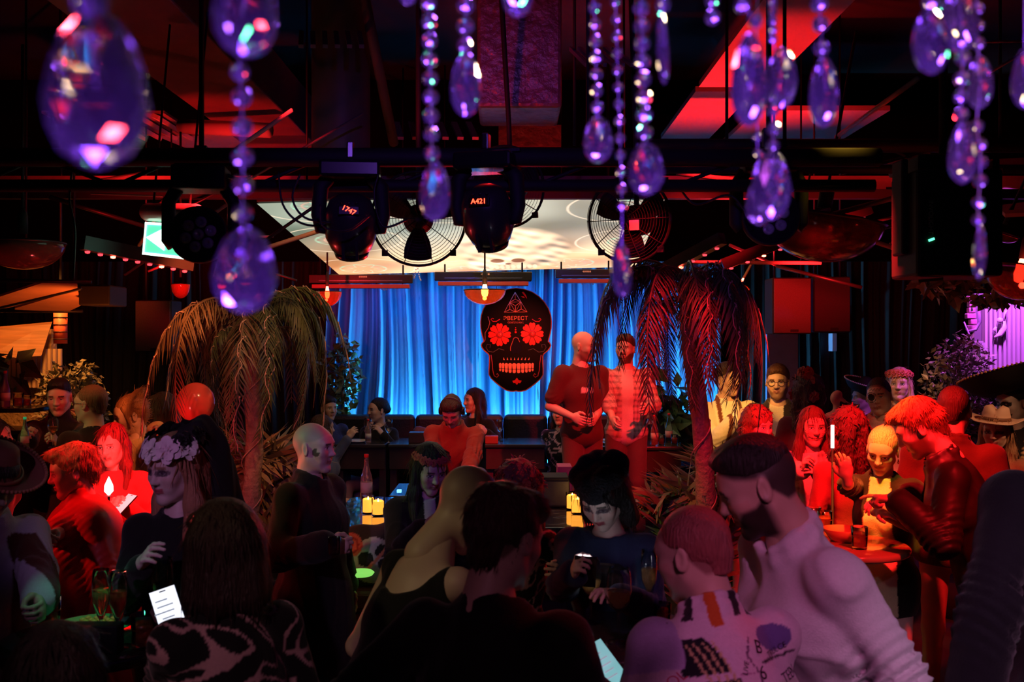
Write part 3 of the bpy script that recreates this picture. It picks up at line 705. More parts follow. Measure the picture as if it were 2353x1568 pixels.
# ------------------------------------------------------------------ the room
BLK = mat('matte_black', (.012, .011, .012), .7)
GLS = mat('gloss_black', (.012, .011, .012), .25, coat=.3)
STEEL = mat('dark_steel', (.05, .048, .05), .45, .7)
CHROME = mat('chrome', (.75, .75, .78), .18, 1)
CEIL = mat('ceiling_paint', (.02, .018, .018), .8, noise=.4, nscale=4)
def bx(x0, x1, y0, y1, z0, z1): return B().box(((x0 + x1) / 2, (y0 + y1) / 2, (z0 + z1) / 2), (x1 - x0, y1 - y0, z1 - z0))
struct('floor', bx(-6, 6, -1.6, 11.4, -.1, 0).me(), mat('floor_dark', (.03, .024, .022), .35, noise=.5, nscale=3, bump=.1, bscale=8))
struct('floor_stage', bx(-2.95, 1.52, 7.98, 11.3, 0, .35).me(), mat('stage_dark', (.02, .016, .016), .5, noise=.3))
struct('ceiling', bx(-6, 6, -1.6, 11.4, 4.7, 4.8).me(), CEIL)
struct('wall_back', bx(-6, 6, 11.3, 11.4, 0, 4.7).me(), mat('wall_black', (.004, .004, .004), .9, spec=.05))
struct('trim_1', bx(-6, 6, 10.1, 10.15, 2.86, 4.7).me(), MATS['wall_black'], 'added black sheet blocking light above the blue curtain')  # added to keep the uplights off the ceiling and hide the curtain top
struct('wall_left', bx(-6.1, -6, -1.6, 11.4, 0, 4.7).me(), CEIL)
struct('wall_right', bx(6, 6.1, -1.6, 11.4, 0, 4.7).me(), CEIL)
struct('wall_front', bx(-6, 6, -1.7, -1.6, 0, 4.7).me(), CEIL)
def drape(name, x0, x1, y, z0, z1, m, label, seed, folds, amp, cat='curtain'):
    r = random.Random(seed); n = int((x1 - x0) * 95); rows = 14
    fr = []; x = 0
    while x < x1 - x0: fr.append((x, r.uniform(.5, 1.2))); x += (x1 - x0) / folds * r.uniform(.55, 1.5)
    xs = np.linspace(x0, x1, n); prof = np.zeros(n)
    for fx, a in fr: prof += a * np.exp(-((xs - x0 - fx) / ((x1 - x0) / folds * .33)) ** 2)
    prof += .15 * np.sin(xs * 61 + seed) + .1 * np.sin(xs * 113)
    V = []; 
    for j in range(rows):
        t = j / (rows - 1); sway = .03 * np.sin(xs * 5 + t * 3); 
        p2 = np.interp(xs + .035 * np.sin(t * 4 + xs * 3), xs, prof)
        for i in range(n): V.append((xs[i] + sway[i] * (1 - t), y - amp * p2[i] * (1.05 - .25 * t), z0 + (z1 - z0) * t))
    Q = [(j * n + i, j * n + i + 1, (j + 1) * n + i + 1, (j + 1) * n + i) for j in range(rows - 1) for i in range(n - 1)]
    o = link(name, mesh_np(name, np.array(V), np.array(Q), m))
    md = o.modifiers.new('thickness', 'SOLIDIFY'); md.thickness = .006
    return tag(o, label, cat)
VELVET = mat('velvet_blue', (.13, .34, .55), .7, noise=.25, nscale=9, bump=.25, bscale=40, stretch=(1, 1, .25))
DRK = mat('velvet_black', (.02, .016, .017), .8, noise=.3, nscale=8)
drape('stage_curtain', -2.0, 2.25, 10.88, .36, 3.1, VELVET, 'tall pleated velvet curtain lit blue behind the skull sign', 3, 38, .2)
drape('dark_curtain', -5.9, -2.05, 10.95, 0, 3.4, DRK, 'black pleated curtain behind the left palm tree', 5, 30, .09)
drape('dark_curtain', 2.45, 5.9, 10.75, 0, 3.5, DRK, 'black pleated curtain behind the crowd on the right', 9, 28, .09)
pw = P(1798, 830, 10.3); bx(pw.x - .16, pw.x + .16, 10.3, 10.36, 1.1, 2.4).obj('wall_panel', mat('panel_lit_violet', (.3, .26, .5), .7, noise=.2))  # violet light put into the panel's base colour
tag(bpy.data.objects['wall_panel'], 'narrow plain panel coloured as if lit violet beside the right palm crown', 'panel')
# ---- ceiling services
FOIL = mat('foil_wrap', (.28, .22, .2), .42, .5, noise=.6, nscale=14, bump=1.0, bscale=16)
PANEL = mat('ceiling_board', (.42, .34, .3), .7, noise=.15, nscale=6)
PAN2 = mat('duct_paint', (.16, .11, .085), .6, noise=.3, nscale=7)
def simple(name, b, m, label, cat, bevel=0, group=None):
    return tag(b.obj(name, m, None, bevel), label, cat, group)
simple('air_duct', bx(-2.12, -1.55, 3.6, 8.2, 3.6, 3.95), PAN2, 'long rectangular brown duct running back under the ceiling', 'duct', .01)
simple('air_duct', B().lathe([(.17, 0), (.175, .02), (.175, 1.5), (.175, 1.55)], 28, Matrix.Translation((-1.03, 6.0, 3.16))), mat('duct_green', (.1, .12, .1), .5, noise=.2), 'round vertical dark duct behind the truss', 'duct')
simple('air_duct', bx(-.19, .27, 5.4, 5.9, 3.32, 4.68), FOIL, 'crumpled foil wrapped duct hanging between the crystal strands', 'duct', .02)
simple('foil_panel', B().box((.12, 6.7, 3.43), (.42, .05, .14)), FOIL, 'small crumpled foil panel glowing red below the foil duct', 'panel')
for x0, x1, y0, y1, lb in ((1.36, 1.86, 4.7, 7.25, 'near'), (1.36, 1.8, 7.38, 9.1, 'far')):
    simple('ceiling_board', bx(x0, x1, y0, y1, 3.9, 3.94), PANEL, lb + ' ceiling board lit bright red above the right truss', 'panel')
simple('ceiling_board', bx(1.95, 3.0, 7.9, 9.3, 3.88, 3.92), PANEL, 'wide ceiling board in the dark right of the red boards', 'panel')
simple('ceiling_board', B().box((-2.45, 8.9, 3.84), (1.15, 1.5, .04), Euler((.06, .0, 0)).to_matrix()), PANEL, 'red ceiling board behind the bead strand left of the round duct', 'panel')
slat_root = thing('ceiling_grille', 'slatted dark red ceiling grille beside the big crystal drop', 'grille', (-3.0, 7.7, 3.7))
B().box((0, 0, .03), (.9, .8, .02)).obj('backing', PAN2, slat_root)
for i in range(7): B().box((-.38 + i * .127, 0, 0), (.05, .8, .03), Euler((0, .4, 0)).to_matrix()).obj('slat', PANEL, slat_root)
simple('ceiling_beam', bx(-5.9, 5.9, 7.35, 7.5, 3.17, 3.27), mat('beam_red', (.3, .2, .18), .65, noise=.3), 'long straight beam lit red behind the moving heads', 'beam')
simple('ceiling_beam', bx(-5.9, 5.9, 6.55, 6.62, 2.99, 3.05), BLK, 'thin black beam under the long red beam', 'beam')
simple('ceiling_beam', B().tube([P(830, -40, 5.2), P(905, 330, 6.2)], .03, 8), PAN2, 'slanted pipe between the round duct and the foil duct', 'pipe')
simple('ceiling_pipe', B().tube([P(415, 290, 6.8), P(620, 300, 6.6)], .05, 12), PANEL, 'short fat horizontal pipe under the brown duct', 'pipe')
simple('ceiling_pipe', B().tube([P(1922, 315, 5.4), P(2110, 180, 4.2)], .012, 8), mat('rail', (.5, .35, .3), .4), 'thin slanted rail catching red light at upper right', 'pipe')
simple('ceiling_pipe', B().tube([P(2130, 100, 5), P(2353, 95, 5)], .006, 6), mat('rail2', (.5, .4, .5), .4), 'thin violet wire behind the right crystal strands', 'wire')
simple('ceiling_pipe', B().tube([P(2260, 175, 4.6), P(2353, 120, 4.6)], .007, 6), MATS['rail2'], 'thin slanted violet wire at the right edge', 'wire')
for (a, b, lb) in (((2255, 375), (2353, 372), 'upper'), ((2290, 480), (2353, 470), 'lower')):
    y0 = 6.2; q = [P(a[0], a[1], y0), P(b[0] + 60, b[1] - 6, y0), P(b[0] + 60, b[1] + 24, y0 - .9), P(a[0] + 20, a[1] + 20, y0 - .9)]
    o = B().add(q + [v + Vector((0, 0, .02)) for v in q], [(0, 1, 2, 3), (7, 6, 5, 4), (0, 4, 5, 1), (1, 5, 6, 2), (2, 6, 7, 3), (3, 7, 4, 0)])
    simple('ceiling_board', o, PANEL, lb + ' violet ceiling board at the far right', 'panel')
# corrugated deck strips that catch a little blue
DECK = mat('deck_metal', (.2, .22, .26), .4, .6)
for px, py, Y, w_, lb in ((760, 90, 5.4, .32, 'left of the foil duct'), (1380, 130, 5.0, .22, 'right of the foil duct'), (1000, 300, 6.8, .5, 'below the slanted pipe')):
    c = P(px, py, Y); r = thing('metal_deck', 'small corrugated metal deck faintly blue ' + lb, 'panel', c)
    for i in range(6): B().box((-w_ / 2 + i * w_ / 5, 0, 0), (w_ / 12, .35, .02), Euler((.5, 0, .2)).to_matrix()).obj('rib', DECK, r)
# ---- lighting truss
TY = 4.2; tz = lambda py: P(0, py, TY).z
def truss(name, x0, x1, y, z, r, label):
    t = thing(name, label, 'truss', (0, y, z))
    B().tube([(x0, 0, 0), (x1, 0, 0)], r, 12).obj('rail', BLK, t); B().tube([(x0, .06, -.11), (x1, .06, -.11)], r * .7, 10).obj('rail', BLK, t)
    n = int((x1 - x0) / .6)
    for i in range(n): B().tube([(x0 + i * .6, 0, 0), (x0 + i * .6 + .3, .06, -.11), (x0 + i * .6 + .6, 0, 0)], .009, 6).obj('brace', BLK, t)
    for xx in (x0 + .4, 0.32, x1 - .4): B().tube([(xx, 0, 0), (xx, 0, 4.68 - z)], .008, 6).obj('hanger', BLK, t)
truss('lighting_truss', -2.6, 1.55, TY, tz(362), .04, 'long black lighting truss carrying the moving heads')
truss('lighting_truss', .7, 2.9, 5.1, P(0, 335, 5.1).z, .035, 'shorter black truss under the red ceiling boards')
SHELL = mat('fixture_shell', (.035, .03, .032), .28, coat=.4); LED = mat('display_led', (1, .05, .02), .4, emit=(1, .04, .015), es=9)
LENS = mat('led_lens', (.55, .5, .62), .12, noise=.3, nscale=80, coat=1); 
def text_me(txt, size, depth=.0004, align='CENTER', bold=0):
    cu = bpy.data.curves.new('t', 'FONT'); cu.body = txt; cu.size = size; cu.extrude = depth; cu.align_x = align; cu.align_y = 'CENTER'; cu.offset = bold; cu.resolution_u = 3
    o = bpy.data.objects.new('t', cu); COL.objects.link(o); dg = bpy.context.evaluated_depsgraph_get()
    me = bpy.data.meshes.new_from_object(o.evaluated_get(dg)); bpy.data.objects.remove(o); bpy.data.curves.remove(cu)
    me.transform(Matrix.Rotation(math.pi / 2, 4, 'X'))       # text in the xz plane, facing -y
    return me
def moving_head(px, py, txt, tilt, yaw, label, trot=0):
    c = P(px, py, TY); r = thing('moving_head_light', label, 'stage light', c, yaw, 'moving head lights on the truss')
    prof = [(0, -.135), (.055, -.13), (.085, -.115), (.108, -.06), (.112, -.01), (.105, .05), (.085, .1), (.05, .118), (0, .122)]
    M = Euler((tilt, 0, 0)).to_matrix().to_4x4()
    h = B().lathe(prof, 28, M).obj('head_shell', SHELL, r)
    f = B()
    for s_ in (-1, 1): f.box(M @ Vector((s_ * .028, -.07, -.085)), (.012, .075, .08), M.to_3x3())
    for s_ in (-1, 1): B().box(M @ Vector((s_ * .028, -.078, -.085)), (.012, .06, .085), M.to_3x3()).obj('fin', SHELL, h)
    B().lathe([(.07, -.15), (.078, -.12), (.07, -.118)], 24, M).obj('lens_ring', GLS, h)
    for s_ in (-1, 1): B().tube([(s_ * .09, 0, .19), (s_ * .125, 0, .15), (s_ * .135, 0, .03), (s_ * .12, 0, -.03), (s_ * .10, 0, -.03)], [.03, .034, .03, .03, .02], 10).obj('yoke_arm', BLK, r)
    b = B().box((0, 0, .215), (.25, .2, .07)).obj('base', GLS, r, .012)
    B().box((0, 0, .262), (.29, .04, .012)).obj('bracket', STEEL, r); 
    B().box((0, -.02, .30), (.03, .05, .07)).obj('clamp', CHROME, r, .006)
    d = B().box((0, -.118, .035), (.085, .03, .036)).obj('display', GLS, h, .003)
    link('display_digits', text_me(txt, .03, .001), h, LED, (0, -.1345, .035), (0, trot, 0))
    for i in range(3): B().lathe([(.006, 0), (.006, .006), (0, .007)], 8, Matrix.Translation((-.03 + i * .03, -.112, .068)) @ Matrix.Rotation(math.pi / 2, 4, 'X')).obj('button', STEEL, h)
    return r
moving_head(806, 512, '1747', .5, .1, 'egg shaped moving head light with tilted red digits on the left', .45)
moving_head(1120, 492, 'A421', .55, -.25, 'egg shaped moving head light with display reading A421')
def wash_light(px, py, Y, label, yaw):
    c = P(px, py, Y); r = thing('wash_light', label, 'stage light', c, yaw, 'seven lens wash lights')
    M = Matrix.Rotation(math.pi / 2, 4, 'X'); k = Y / 4.2
    B().lathe([(0, -.09), (.07, -.085), (.1, -.05), (.118, 0), (.12, .05), (.112, .06), (.11, .05), (0, .05)], 28, M @ Matrix.Scale(k, 4)).obj('housing', BLK, r)
    for i in range(7):
        a = i * math.pi / 3 + .3; x, z = (0, 0) if i == 6 else (.053 * k * math.cos(a), .053 * k * math.sin(a))
        B().lathe([(.0245 * k, 0), (.0245 * k, .006), (.02 * k, .013), (.009 * k, .012), (.006 * k, .006), (0, .005)], 16, Matrix.Translation((x, -.052 * k, z)) @ M).obj('led_lens', LENS, r)
    for s_ in (-1, 1): B().tube([(s_ * .1 * k, .02, .2 * k), (s_ * .135 * k, .02, .14 * k), (s_ * .135 * k, .02, -.02 * k), (s_ * .115 * k, .02, -.04 * k)], .03 * k, 8).obj('yoke_arm', BLK, r)
    B().box((0, .02, .24 * k), (.22 * k, .18 * k, .1 * k)).obj('base', BLK, r, .01)
    B().box((0, .02, .33 * k), (.05 * k, .06 * k, .1 * k)).obj('clamp', STEEL, r); B().tube([(0, .02, .35 * k), (0, .02, 4.69 - c.z)], .012, 6).obj('hanger', STEEL, r)
wash_light(461, 542, 4.2, 'black wash light with seven clear lenses beside the green sign', .12)
wash_light(1768, 502, 4.4, 'black wash light with seven lenses behind a crystal drop', -.1)
# ---- cage fans
def fan(px, py, Y, R, label, yaw, tilt, label_plate=False):
    r = thing('cage_fan', label, 'fan', P(px, py, Y), 0, 'wire cage fans under the ceiling'); r.rotation_euler = (tilt, 0, yaw)
    g = B()
    for i in range(15):
        q = .1 + .9 * i / 14; zz = -.055 * math.sqrt(max(0, 1 - (q - .05) ** 2)) - .01
        g.tube([(R * q * math.cos(a), zz, R * q * math.sin(a)) for a in [k * math.pi / 20 for k in range(41)]], .0016, 4, cap=False)
    for k in range(10):
        a = k * math.pi / 5; g.tube([(R * q * math.cos(a), -.055 * math.sqrt(max(0, 1 - (q - .05) ** 2)) - .012, R * q * math.sin(a)) for q in (.08, .3, .5, .7, .85, .95, 1)], .0028, 4)
    g.tube([(R * math.cos(a), 0, R * math.sin(a)) for a in [k * math.pi / 24 for k in range(49)]], .007, 6, cap=False)
    o = g.obj('wire_cage', BLK, r); o['kind'] = 'stuff'
    for k in range(3):
        b = B(); vs = []
        for i in range(5):
            t = i / 4; rr = R * (.14 + .76 * t)
            for j in range(5):
                u = (j / 4 - .5) * 2 * (.5 + .12 * math.sin(t * 3)); a = k * 2.094 + .5 + u * (.9 - .25 * t)
                vs.append((rr * math.cos(a), .03 + .04 * u, rr * math.sin(a)))
        n = len(vs); fs = [(i * 5 + j, i * 5 + j + 1, i * 5 + j + 6, i * 5 + j + 5) for i in range(4) for j in range(4)]
        b.add(vs, fs, True); ob = b.obj('blade', BLK, r); ob.modifiers.new('t', 'SOLIDIFY').thickness = .006
    B().lathe([(0, -.03), (.04, -.025), (.055, 0), (.06, .06), (.075, .07), (.08, .2), (.06, .23), (0, .235)], 20, Matrix.Rotation(-math.pi / 2, 4, 'X')).obj('motor', BLK, r)
    B().tube([(0, .12, .06), (0, .14, .32), (0, .14, 4.6 - P(px, py, Y).z)], .014, 8).obj('mount', BLK, r)
    for k in range(4):
        a = .8 + k * 1.57; B().box((R * 1.03 * math.cos(a), 0, R * 1.03 * math.sin(a)), (.03, .02, .03)).obj('clip', BLK, r)
    if label_plate: B().box((.05, -.075, -.03), (.05, .004, .05)).obj('paper_label', mat('paper', (.7, .68, .75), .7), r)
fan(962, 503, 5.0, .235, 'large wire cage fan between the two moving heads', .1, .1)
fan(1160, 430, 5.3, .215, 'wire cage fan mostly hidden behind the A421 light', -.3, .2)
fan(1446, 505, 5.0, .215, 'wire cage fan with pale label in front of screen right edge', -.45, .1, True)
# ---- exit sign
gq = [P(326, 508, 4.9), P(424, 543, 4.5), P(424, 601, 4.5), P(328, 585, 4.9)]
er = thing('exit_sign', 'lit green exit sign with white arrow pointing left', 'sign', (gq[2] + gq[3]) / 2)
ux = (gq[1] - gq[0]).normalized(); wd = (gq[1] - gq[0]).length * 1.0; ht = .16; uz = Vector((0, 0, 1)); un = uz.cross(ux).normalized()
if un.y > 0: un = -un
Mx = Matrix((ux, -un, uz)).transposed().to_4x4()       # local x along sign, -y toward the viewer
er.matrix_world = Matrix.Translation(gq[3]) @ Mx
GRN = mat('sign_green', (.1, .8, .45), .4, emit=(.12, .85, .48), es=1.1, noise=.2, nscale=9); GRW = mat('sign_white', (.9, 1, .95), .4, emit=(.6, 1, .82), es=3)
B().box((wd / 2, .012, ht / 2), (wd, .02, ht)).obj('panel', GRN, er)
for c, d in (((wd / 2, 0, .006), (wd, .006, .012)), ((wd / 2, 0, ht - .006), (wd, .006, .012)), ((.006, 0, ht / 2), (.012, .006, ht)), ((wd - .006, 0, ht / 2), (.012, .006, ht))):
    B().box(c, d).obj('lit_edge', GRW, er)
a0 = [(.03, .085), (wd * .5, .14), (wd * .5, .105), (wd * .93, .105), (wd * .93, .062), (wd * .5, .062), (wd * .5, .03)]
B().poly(a0, .004, Matrix.Translation((0, -.004, 0))).obj('arrow', GRW, er)
B().tube([(-.01, .012, ht + .05), (wd + .02, .012, ht + .05)], .045, 16).obj('lamp_tube_housing', mat('tube_housing', (.6, .5, .48), .3), er)
for xx in (.05, wd - .05): B().tube([(xx, .012, ht + .08), (xx, .012, 3.595 - gq[3].z)], .006, 6).obj('hanger', STEEL, er)
# ---- LED ceiling screen with its picture (flat picture in the screen's colour layer)
FL, FR_, NL, NR = P(780, 632, 9.3), P(1460, 613, 9.2), P(590, 468, 6.7), P(1536, 439, 6.6)
nu, nv = 340, 320
uu, vv = np.meshgrid(np.linspace(0, 1, nu), np.linspace(0, 1, nv))       # v: 0 far .. 1 near
pts = (np.array(FL)[None, None] * ((1 - uu) * (1 - vv))[..., None] + np.array(FR_)[None, None] * (uu * (1 - vv))[..., None] + np.array(NL)[None, None] * ((1 - uu) * vv)[..., None] + np.array(NR)[None, None] * (uu * vv)[..., None])
wa, wb = wob(21, 8, 6, 14), wob(22, 8, 16, 40); cl = .40 + 1.1 * wa(uu * 1.2, vv * 1.6, uu * 0) + .7 * wb(uu, vv * .8, uu * 0)
cl = np.clip(cl, 0, 1)[..., None]
far = np.clip(1.1 - vv * 1.7, 0, 1)[..., None]; lft = np.clip(1.1 - uu * 1.6, 0, 1)[..., None]
warm = np.array((.60, .20, .055)); grey = np.array((.22, .19, .12)); hot = np.array((1.15, .74, .36)); pale = np.array((.52, .50, .38))
bk = grey * (1 - far) + warm * far; hi = pale * (1 - far) + hot * far
IM = bk * (1 - cl) + hi * cl; IM = IM * (1 - .35 * lft * (1 - far)) + lft * np.array((-.03, .03, .03)) * (1 - far)
def circ(cx, cy, r, wdt, col, a=.8, ey=1.0):
    d = np.abs(np.sqrt((uu - cx) ** 2 + ((vv - cy) * ey) ** 2) - r); m = np.clip(1 - d / wdt, 0, 1)[..., None] * a
    return m, np.array(col)
for cx, cy in ((.1, .1), (.44, .02), (.78, .1), (.96, .42), (.12, .55), (.93, .85), (.45, .9), (.15, .95)):
    for r_, c_ in ((.17, (1.1, .85, .6)), (.075, (.35, .75, .5)), (.05, (.9, .35, .25))):
        m, c = circ(cx, cy, r_, .005, c_, .7 if r_ > .1 else .5); IM = IM * (1 - m) + c * m
    rr = np.sqrt((uu - cx) ** 2 + (vv - cy) ** 2); th = np.arctan2(vv - cy, uu - cx)
    m = (np.clip(1 - np.abs(rr - .055 - .02 * np.sin(th * 8)) / .006, 0, 1) * .6)[..., None]; IM = IM * (1 - m) + np.array((.3, .8, .55)) * m
def blob(cx, cy, rx, ry, rot=0):
    x = uu - cx; y = vv - cy; c, s_ = math.cos(rot), math.sin(rot); return np.clip(1.25 - np.sqrt(((x * c + y * s_) / rx) ** 2 + ((-x * s_ + y * c) / ry) ** 2), 0, .25)[..., None] * 4
sk = np.clip(blob(.6, .33, .15, .27) + blob(.56, .12, .1, .14), 0, 1); tx = .75 + .9 * wob(5, 8, 40, 120)(uu, vv, uu * 0)[..., None]
IM = IM * (1 - sk) + sk * np.array((1.25, .85, .52)) * tx
for e in ((.545, .17, .020, .03), (.612, .17, .020, .03), (.578, .115, .009, .014)):
    m = blob(*e) * .9; IM = IM * (1 - m) + np.array((.2, .05, .02)) * m
for k in range(9):
    m = blob(.52 + .018 * k, .06, .007, .03) * .7; IM = IM * (1 - m) + np.array((1.2, .8, .5)) * m
V = pts.reshape(-1, 3); Q = np.array([(j * nu + i, j * nu + i + 1, (j + 1) * nu + i + 1, (j + 1) * nu + i) for j in range(nv - 1) for i in range(nu - 1)])
def screen_mat():
    m = bpy.data.materials.new('led_picture'); t, b = nt(m); at = t.nodes.new('ShaderNodeAttribute'); at.attribute_name = 'Col'
    b.inputs['Base Color'].default_value = (.01, .01, .01, 1); t.links.new(at.outputs['Color'], b.inputs['Emission Color']); b.inputs['Emission Strength'].default_value = 1.5
    return m
scr = thing('ceiling_screen', 'large tilted LED screen overhead showing a smoky orange skull picture', 'screen', (FL + FR_ + NL + NR) / 4)
o = link('picture', mesh_np('picture', V - np.array(scr.location), Q, screen_mat(), IM.reshape(-1, 3)), scr)
fb = B(); q = [v - scr.location + Vector((0, 0, .012)) for v in (FL, FR_, NR, NL)]
fb.add(q + [v + Vector((0, 0, .08)) for v in q], [(0, 1, 2, 3), (7, 6, 5, 4), (0, 4, 5, 1), (1, 5, 6, 2), (2, 6, 7, 3), (3, 7, 4, 0)]); fb.obj('cabinet', BLK, scr)
for v in [w_ * .8 for w_ in q]: B().tube([v + Vector((0, 0, .08)), v + Vector((0, 0, 4.68 - scr.location.z - v.z))], .008, 6).obj('hanger', STEEL, scr)
# ---- heater bars below the screen's far edge
HEAT = mat('heater_red', (.45, .05, .04), .4); HTX = mat('heater_print', (.8, .45, .35), .6)
for (x0, x1, yt, lb) in ((712, 950, 634, 'left'), (1000, 1222, 628, 'middle'), (1276, 1412, 622, 'right')):
    a, b_ = P(x0, yt, 8.9), P(x1, yt - 4, 8.9); c = (a + b_) / 2; r = thing('heater_bar', lb + ' black heater bar with red lower lip under the screen', 'heater', c, 0, 'heater bars under the screen')
    w_ = b_.x - a.x; B().box((0, 0, -.04), (w_, .12, .08)).obj('housing', GLS, r, .006); B().box((0, -.02, -.105), (w_ - .06, .1, .035)).obj('lower_lip', HEAT, r, .004)
    B().box((0, -.062, -.055), (w_ * .8, .006, .008)).obj('slot', mat('slot_blue', (.2, .25, .4), .2, .8), r)
    for sx in (-.4, .4): B().tube([(sx * w_, 0, 0), (sx * w_, 0, 1.85)], .008, 6).obj('hanger', STEEL, r)
    link('print', text_me('•■■■■', .02, .0005), r, HTX, (w_ * .02, -.0625, -.022))
# ---- bowl pendant lamps
AMBER = mat('amber_glass', (.9, .3, .12), .06, trans=.85, ior=1.3); DGL = mat('smoked_glass', (.25, .08, .06), .12, trans=.55, ior=1.3)
BULB = mat('bulb_warm', (1, .6, .2), .4, emit=(1, .45, .12), es=60); BULR = mat('bulb_red', (1, .2, .1), .4, emit=(1, .06, .03), es=30)
def pendant(px, py, Y, R, hgt, gm, bm_, label, tilt=(0, 0), z_up=1.0):
    r = thing('pendant_lamp', label, 'lamp', P(px, py, Y), 0, 'glass bowl lamps under the ceiling'); r.rotation_euler = (tilt[0], tilt[1], 0)
    prof = [(R * math.sin(a), -hgt * math.cos(a)) for a in [i * math.pi / 2 / 10 for i in range(11)]]
    prof += [(R * .985, .004)] + [(R * .975 * math.sin(a), -hgt * .965 * math.cos(a)) for a in [i * math.pi / 2 / 10 for i in range(10, -1, -1)]]
    B().lathe(prof, 32).obj('glass_bowl', gm, r)
    B().tube([(R * math.cos(a), R * math.sin(a), .004) for a in [k * math.pi / 20 for k in range(41)]], R * .03, 6, cap=False).obj('rim', STEEL, r)
    if bm_:
        l = bpy.data.lights.new('lamp_glow', 'POINT'); l.color = (1, .3, .08) if bm_ is BULB else (1, .05, .03); l.energy = 2.5; l.shadow_soft_size = R * .1; lo = bpy.data.objects.new('lamp_glow', l); COL.objects.link(lo); lo.parent = r; lo.location = (0, -R * .3, -hgt * .55)
    if bm_: B().lathe([(0, -hgt * .45), (R * .12, -hgt * .4), (R * .17, -hgt * .15), (R * .12, .02), (R * .08, .05), (0, .05)], 14).obj('bulb', bm_, r)
    B().lathe([(R * .12, .05), (R * .12, .14), (R * .05, .18)], 14).obj('socket', BLK, r); B().tube([(0, 0, .15), (0, 0, z_up)], .008, 6).obj('stem', BLK, r)
pendant(1114, 668, 8.3, .175, .12, AMBER, BULB, 'amber glass bowl lamp glowing in front of the skull sign')
pendant(752, 672, 8.3, .12, .12, AMBER, BULR, 'red glowing glass bowl lamp left of the blue curtain')
pendant(415, 655, 6.5, .06, .09, AMBER, None, 'small unlit amber glass bowl left of the left palm')
pendant(1700, 655, 6.5, .07, .1, AMBER, BULR, 'small red glass bowl beside the right palm crown', (0, .5))
pendant(52, 560, 5.0, .2, .13, DGL, None, 'wide smoked glass bowl lamp at the left edge')
pendant(1890, 500, 5.4, .33, .24, DGL, None, 'very wide smoked glass bowl lamp behind the seven lens light', (.1, .15))
pendant(2345, 620, 4.6, .15, .14, DGL, BULR, 'dark red bowl lamp at the right edge above the purple slats', (0, .2))
pendant(2300, 535, 5.6, .1, .05, AMBER, None, 'shallow red lit reflector right of the black beam fixture', (.3, .3))
# ---- LED bars
def led_bar(a, b, label, n=8):
    r = thing('led_bar', label, 'LED bar', (a + b) / 2, 0, 'LED bars under the ceiling'); d = b - a; M = rot_to(d)
    up = Vector((0, 0, 1)); B().box((0, 0, .03), (.06, .07, d.length), M).obj('housing', mat('bar_housing', (.05, .02, .03), .4), r)
    for i in range(n): B().lathe([(0, -.008), (.012, -.005), (.014, .004), (0, .006)], 8, Matrix.Translation(a.lerp(b, (i + .5) / n) - r.location + Vector((0, -.02, -.012)))).obj('led', BULR if i % 4 == 2 else mat('led_red', (1, .1, .1), .4, emit=(1, .05, .07), es=2.2), r)
led_bar(P(190, 572, 5.0), P(440, 622, 5.4), 'LED bar with red dots under the green exit sign', 9)
led_bar(P(1660, 620, 6.1), P(2000, 490, 6.0), 'slanted LED bar with red dots behind the wide glass bowl', 9)
led_bar(P(1500, 645, 6.2), P(1660, 560, 5.8), 'slanted dark LED bar above the right palm crown', 6)
# ---- black beam fixture with lettering, right
r = thing('beam_fixture', 'tall black box fixture with faint vertical lettering at upper right', 'stage light', P(2172, 520, 4.4))
B().box((0, 0, 0), (.37, .3, .46)).obj('housing', BLK, r, .015); B().box((0, .02, .27), (.28, .16, .08)).obj('base', BLK, r, .01)
for s_ in (-1, 1): B().box((s_ * .2, 0, .08), (.03, .12, .42)).obj('yoke_arm', BLK, r, .01)
B().tube([(0, .02, .3), (0, .02, 1.4)], .02, 8).obj('hanger', BLK, r)
link('lettering', text_me('INVOLIGHT', .028, .001), r, mat('letter_pale', (.55, .6, .4), .5), (-.128, -.153, .02), (0, math.pi / 2, 0))
B().box((-.125, -.153, -.075), (.026, .004, .01), Euler((0, -.35, 0)).to_matrix()).obj('green_mark', mat('green_led', (.1, .9, .4), .4, emit=(.1, 1, .45), es=2.5), r)
B().box((-.12, -.1, -.245), (.12, .05, .012), Euler((0, -.1, .2)).to_matrix()).obj('bracket', mat('bracket_red', (.35, .06, .05), .5), r)
# arrow-like red bracket, clutter boxes
simple('bracket_arm', B().tube([P(2086, 558, 4.6), P(2155, 562, 4.5), P(2185, 603, 4.4)], .008, 6), MATS['bracket_red'], 'thin bent red bracket arm under the black beam fixture', 'bracket')
simple('projector', B().box(P(2090, 380, 5.2), (.13, .2, .08), Euler((0, -.3, .3)).to_matrix()), mat('proj_body', (.3, .26, .2), .5), 'small pale projector box above the wide glass bowl', 'projector', .01)
# ---- hanging loudspeakers
def speaker(px, py, Y, w_, h_, label, m, yaw=0):
    r = thing('loudspeaker', label, 'loudspeaker', P(px, py, Y), yaw, 'hanging loudspeakers')
    B().box((0, .12, 0), (w_, .24, h_)).obj('cabinet', BLK, r, .01); B().box((0, -.006, 0), (w_ * .94, .012, h_ * .96)).obj('grille', m, r, .003)
    B().box((w_ * .05, -.014, -h_ * .44), (.06, .004, .018)).obj('badge', STEEL, r)
    for sx in (-.35, .35): B().tube([(sx * w_, .12, h_ / 2), (sx * w_, .12, 4.68 - r.location.z)], .007, 6).obj('hanger', STEEL, r)
G1 = mat('grille_grey', (.1, .11, .1), .6, noise=.5, nscale=160); G2 = mat('grille_red', (.2, .12, .1), .6, noise=.4, nscale=160); G3 = mat('grille_dark', (.05, .05, .05), .6, noise=.4, nscale=160)
speaker(352, 750, 7.6, .28, .4, 'grey mesh loudspeaker hanging left of the left palm', G1)
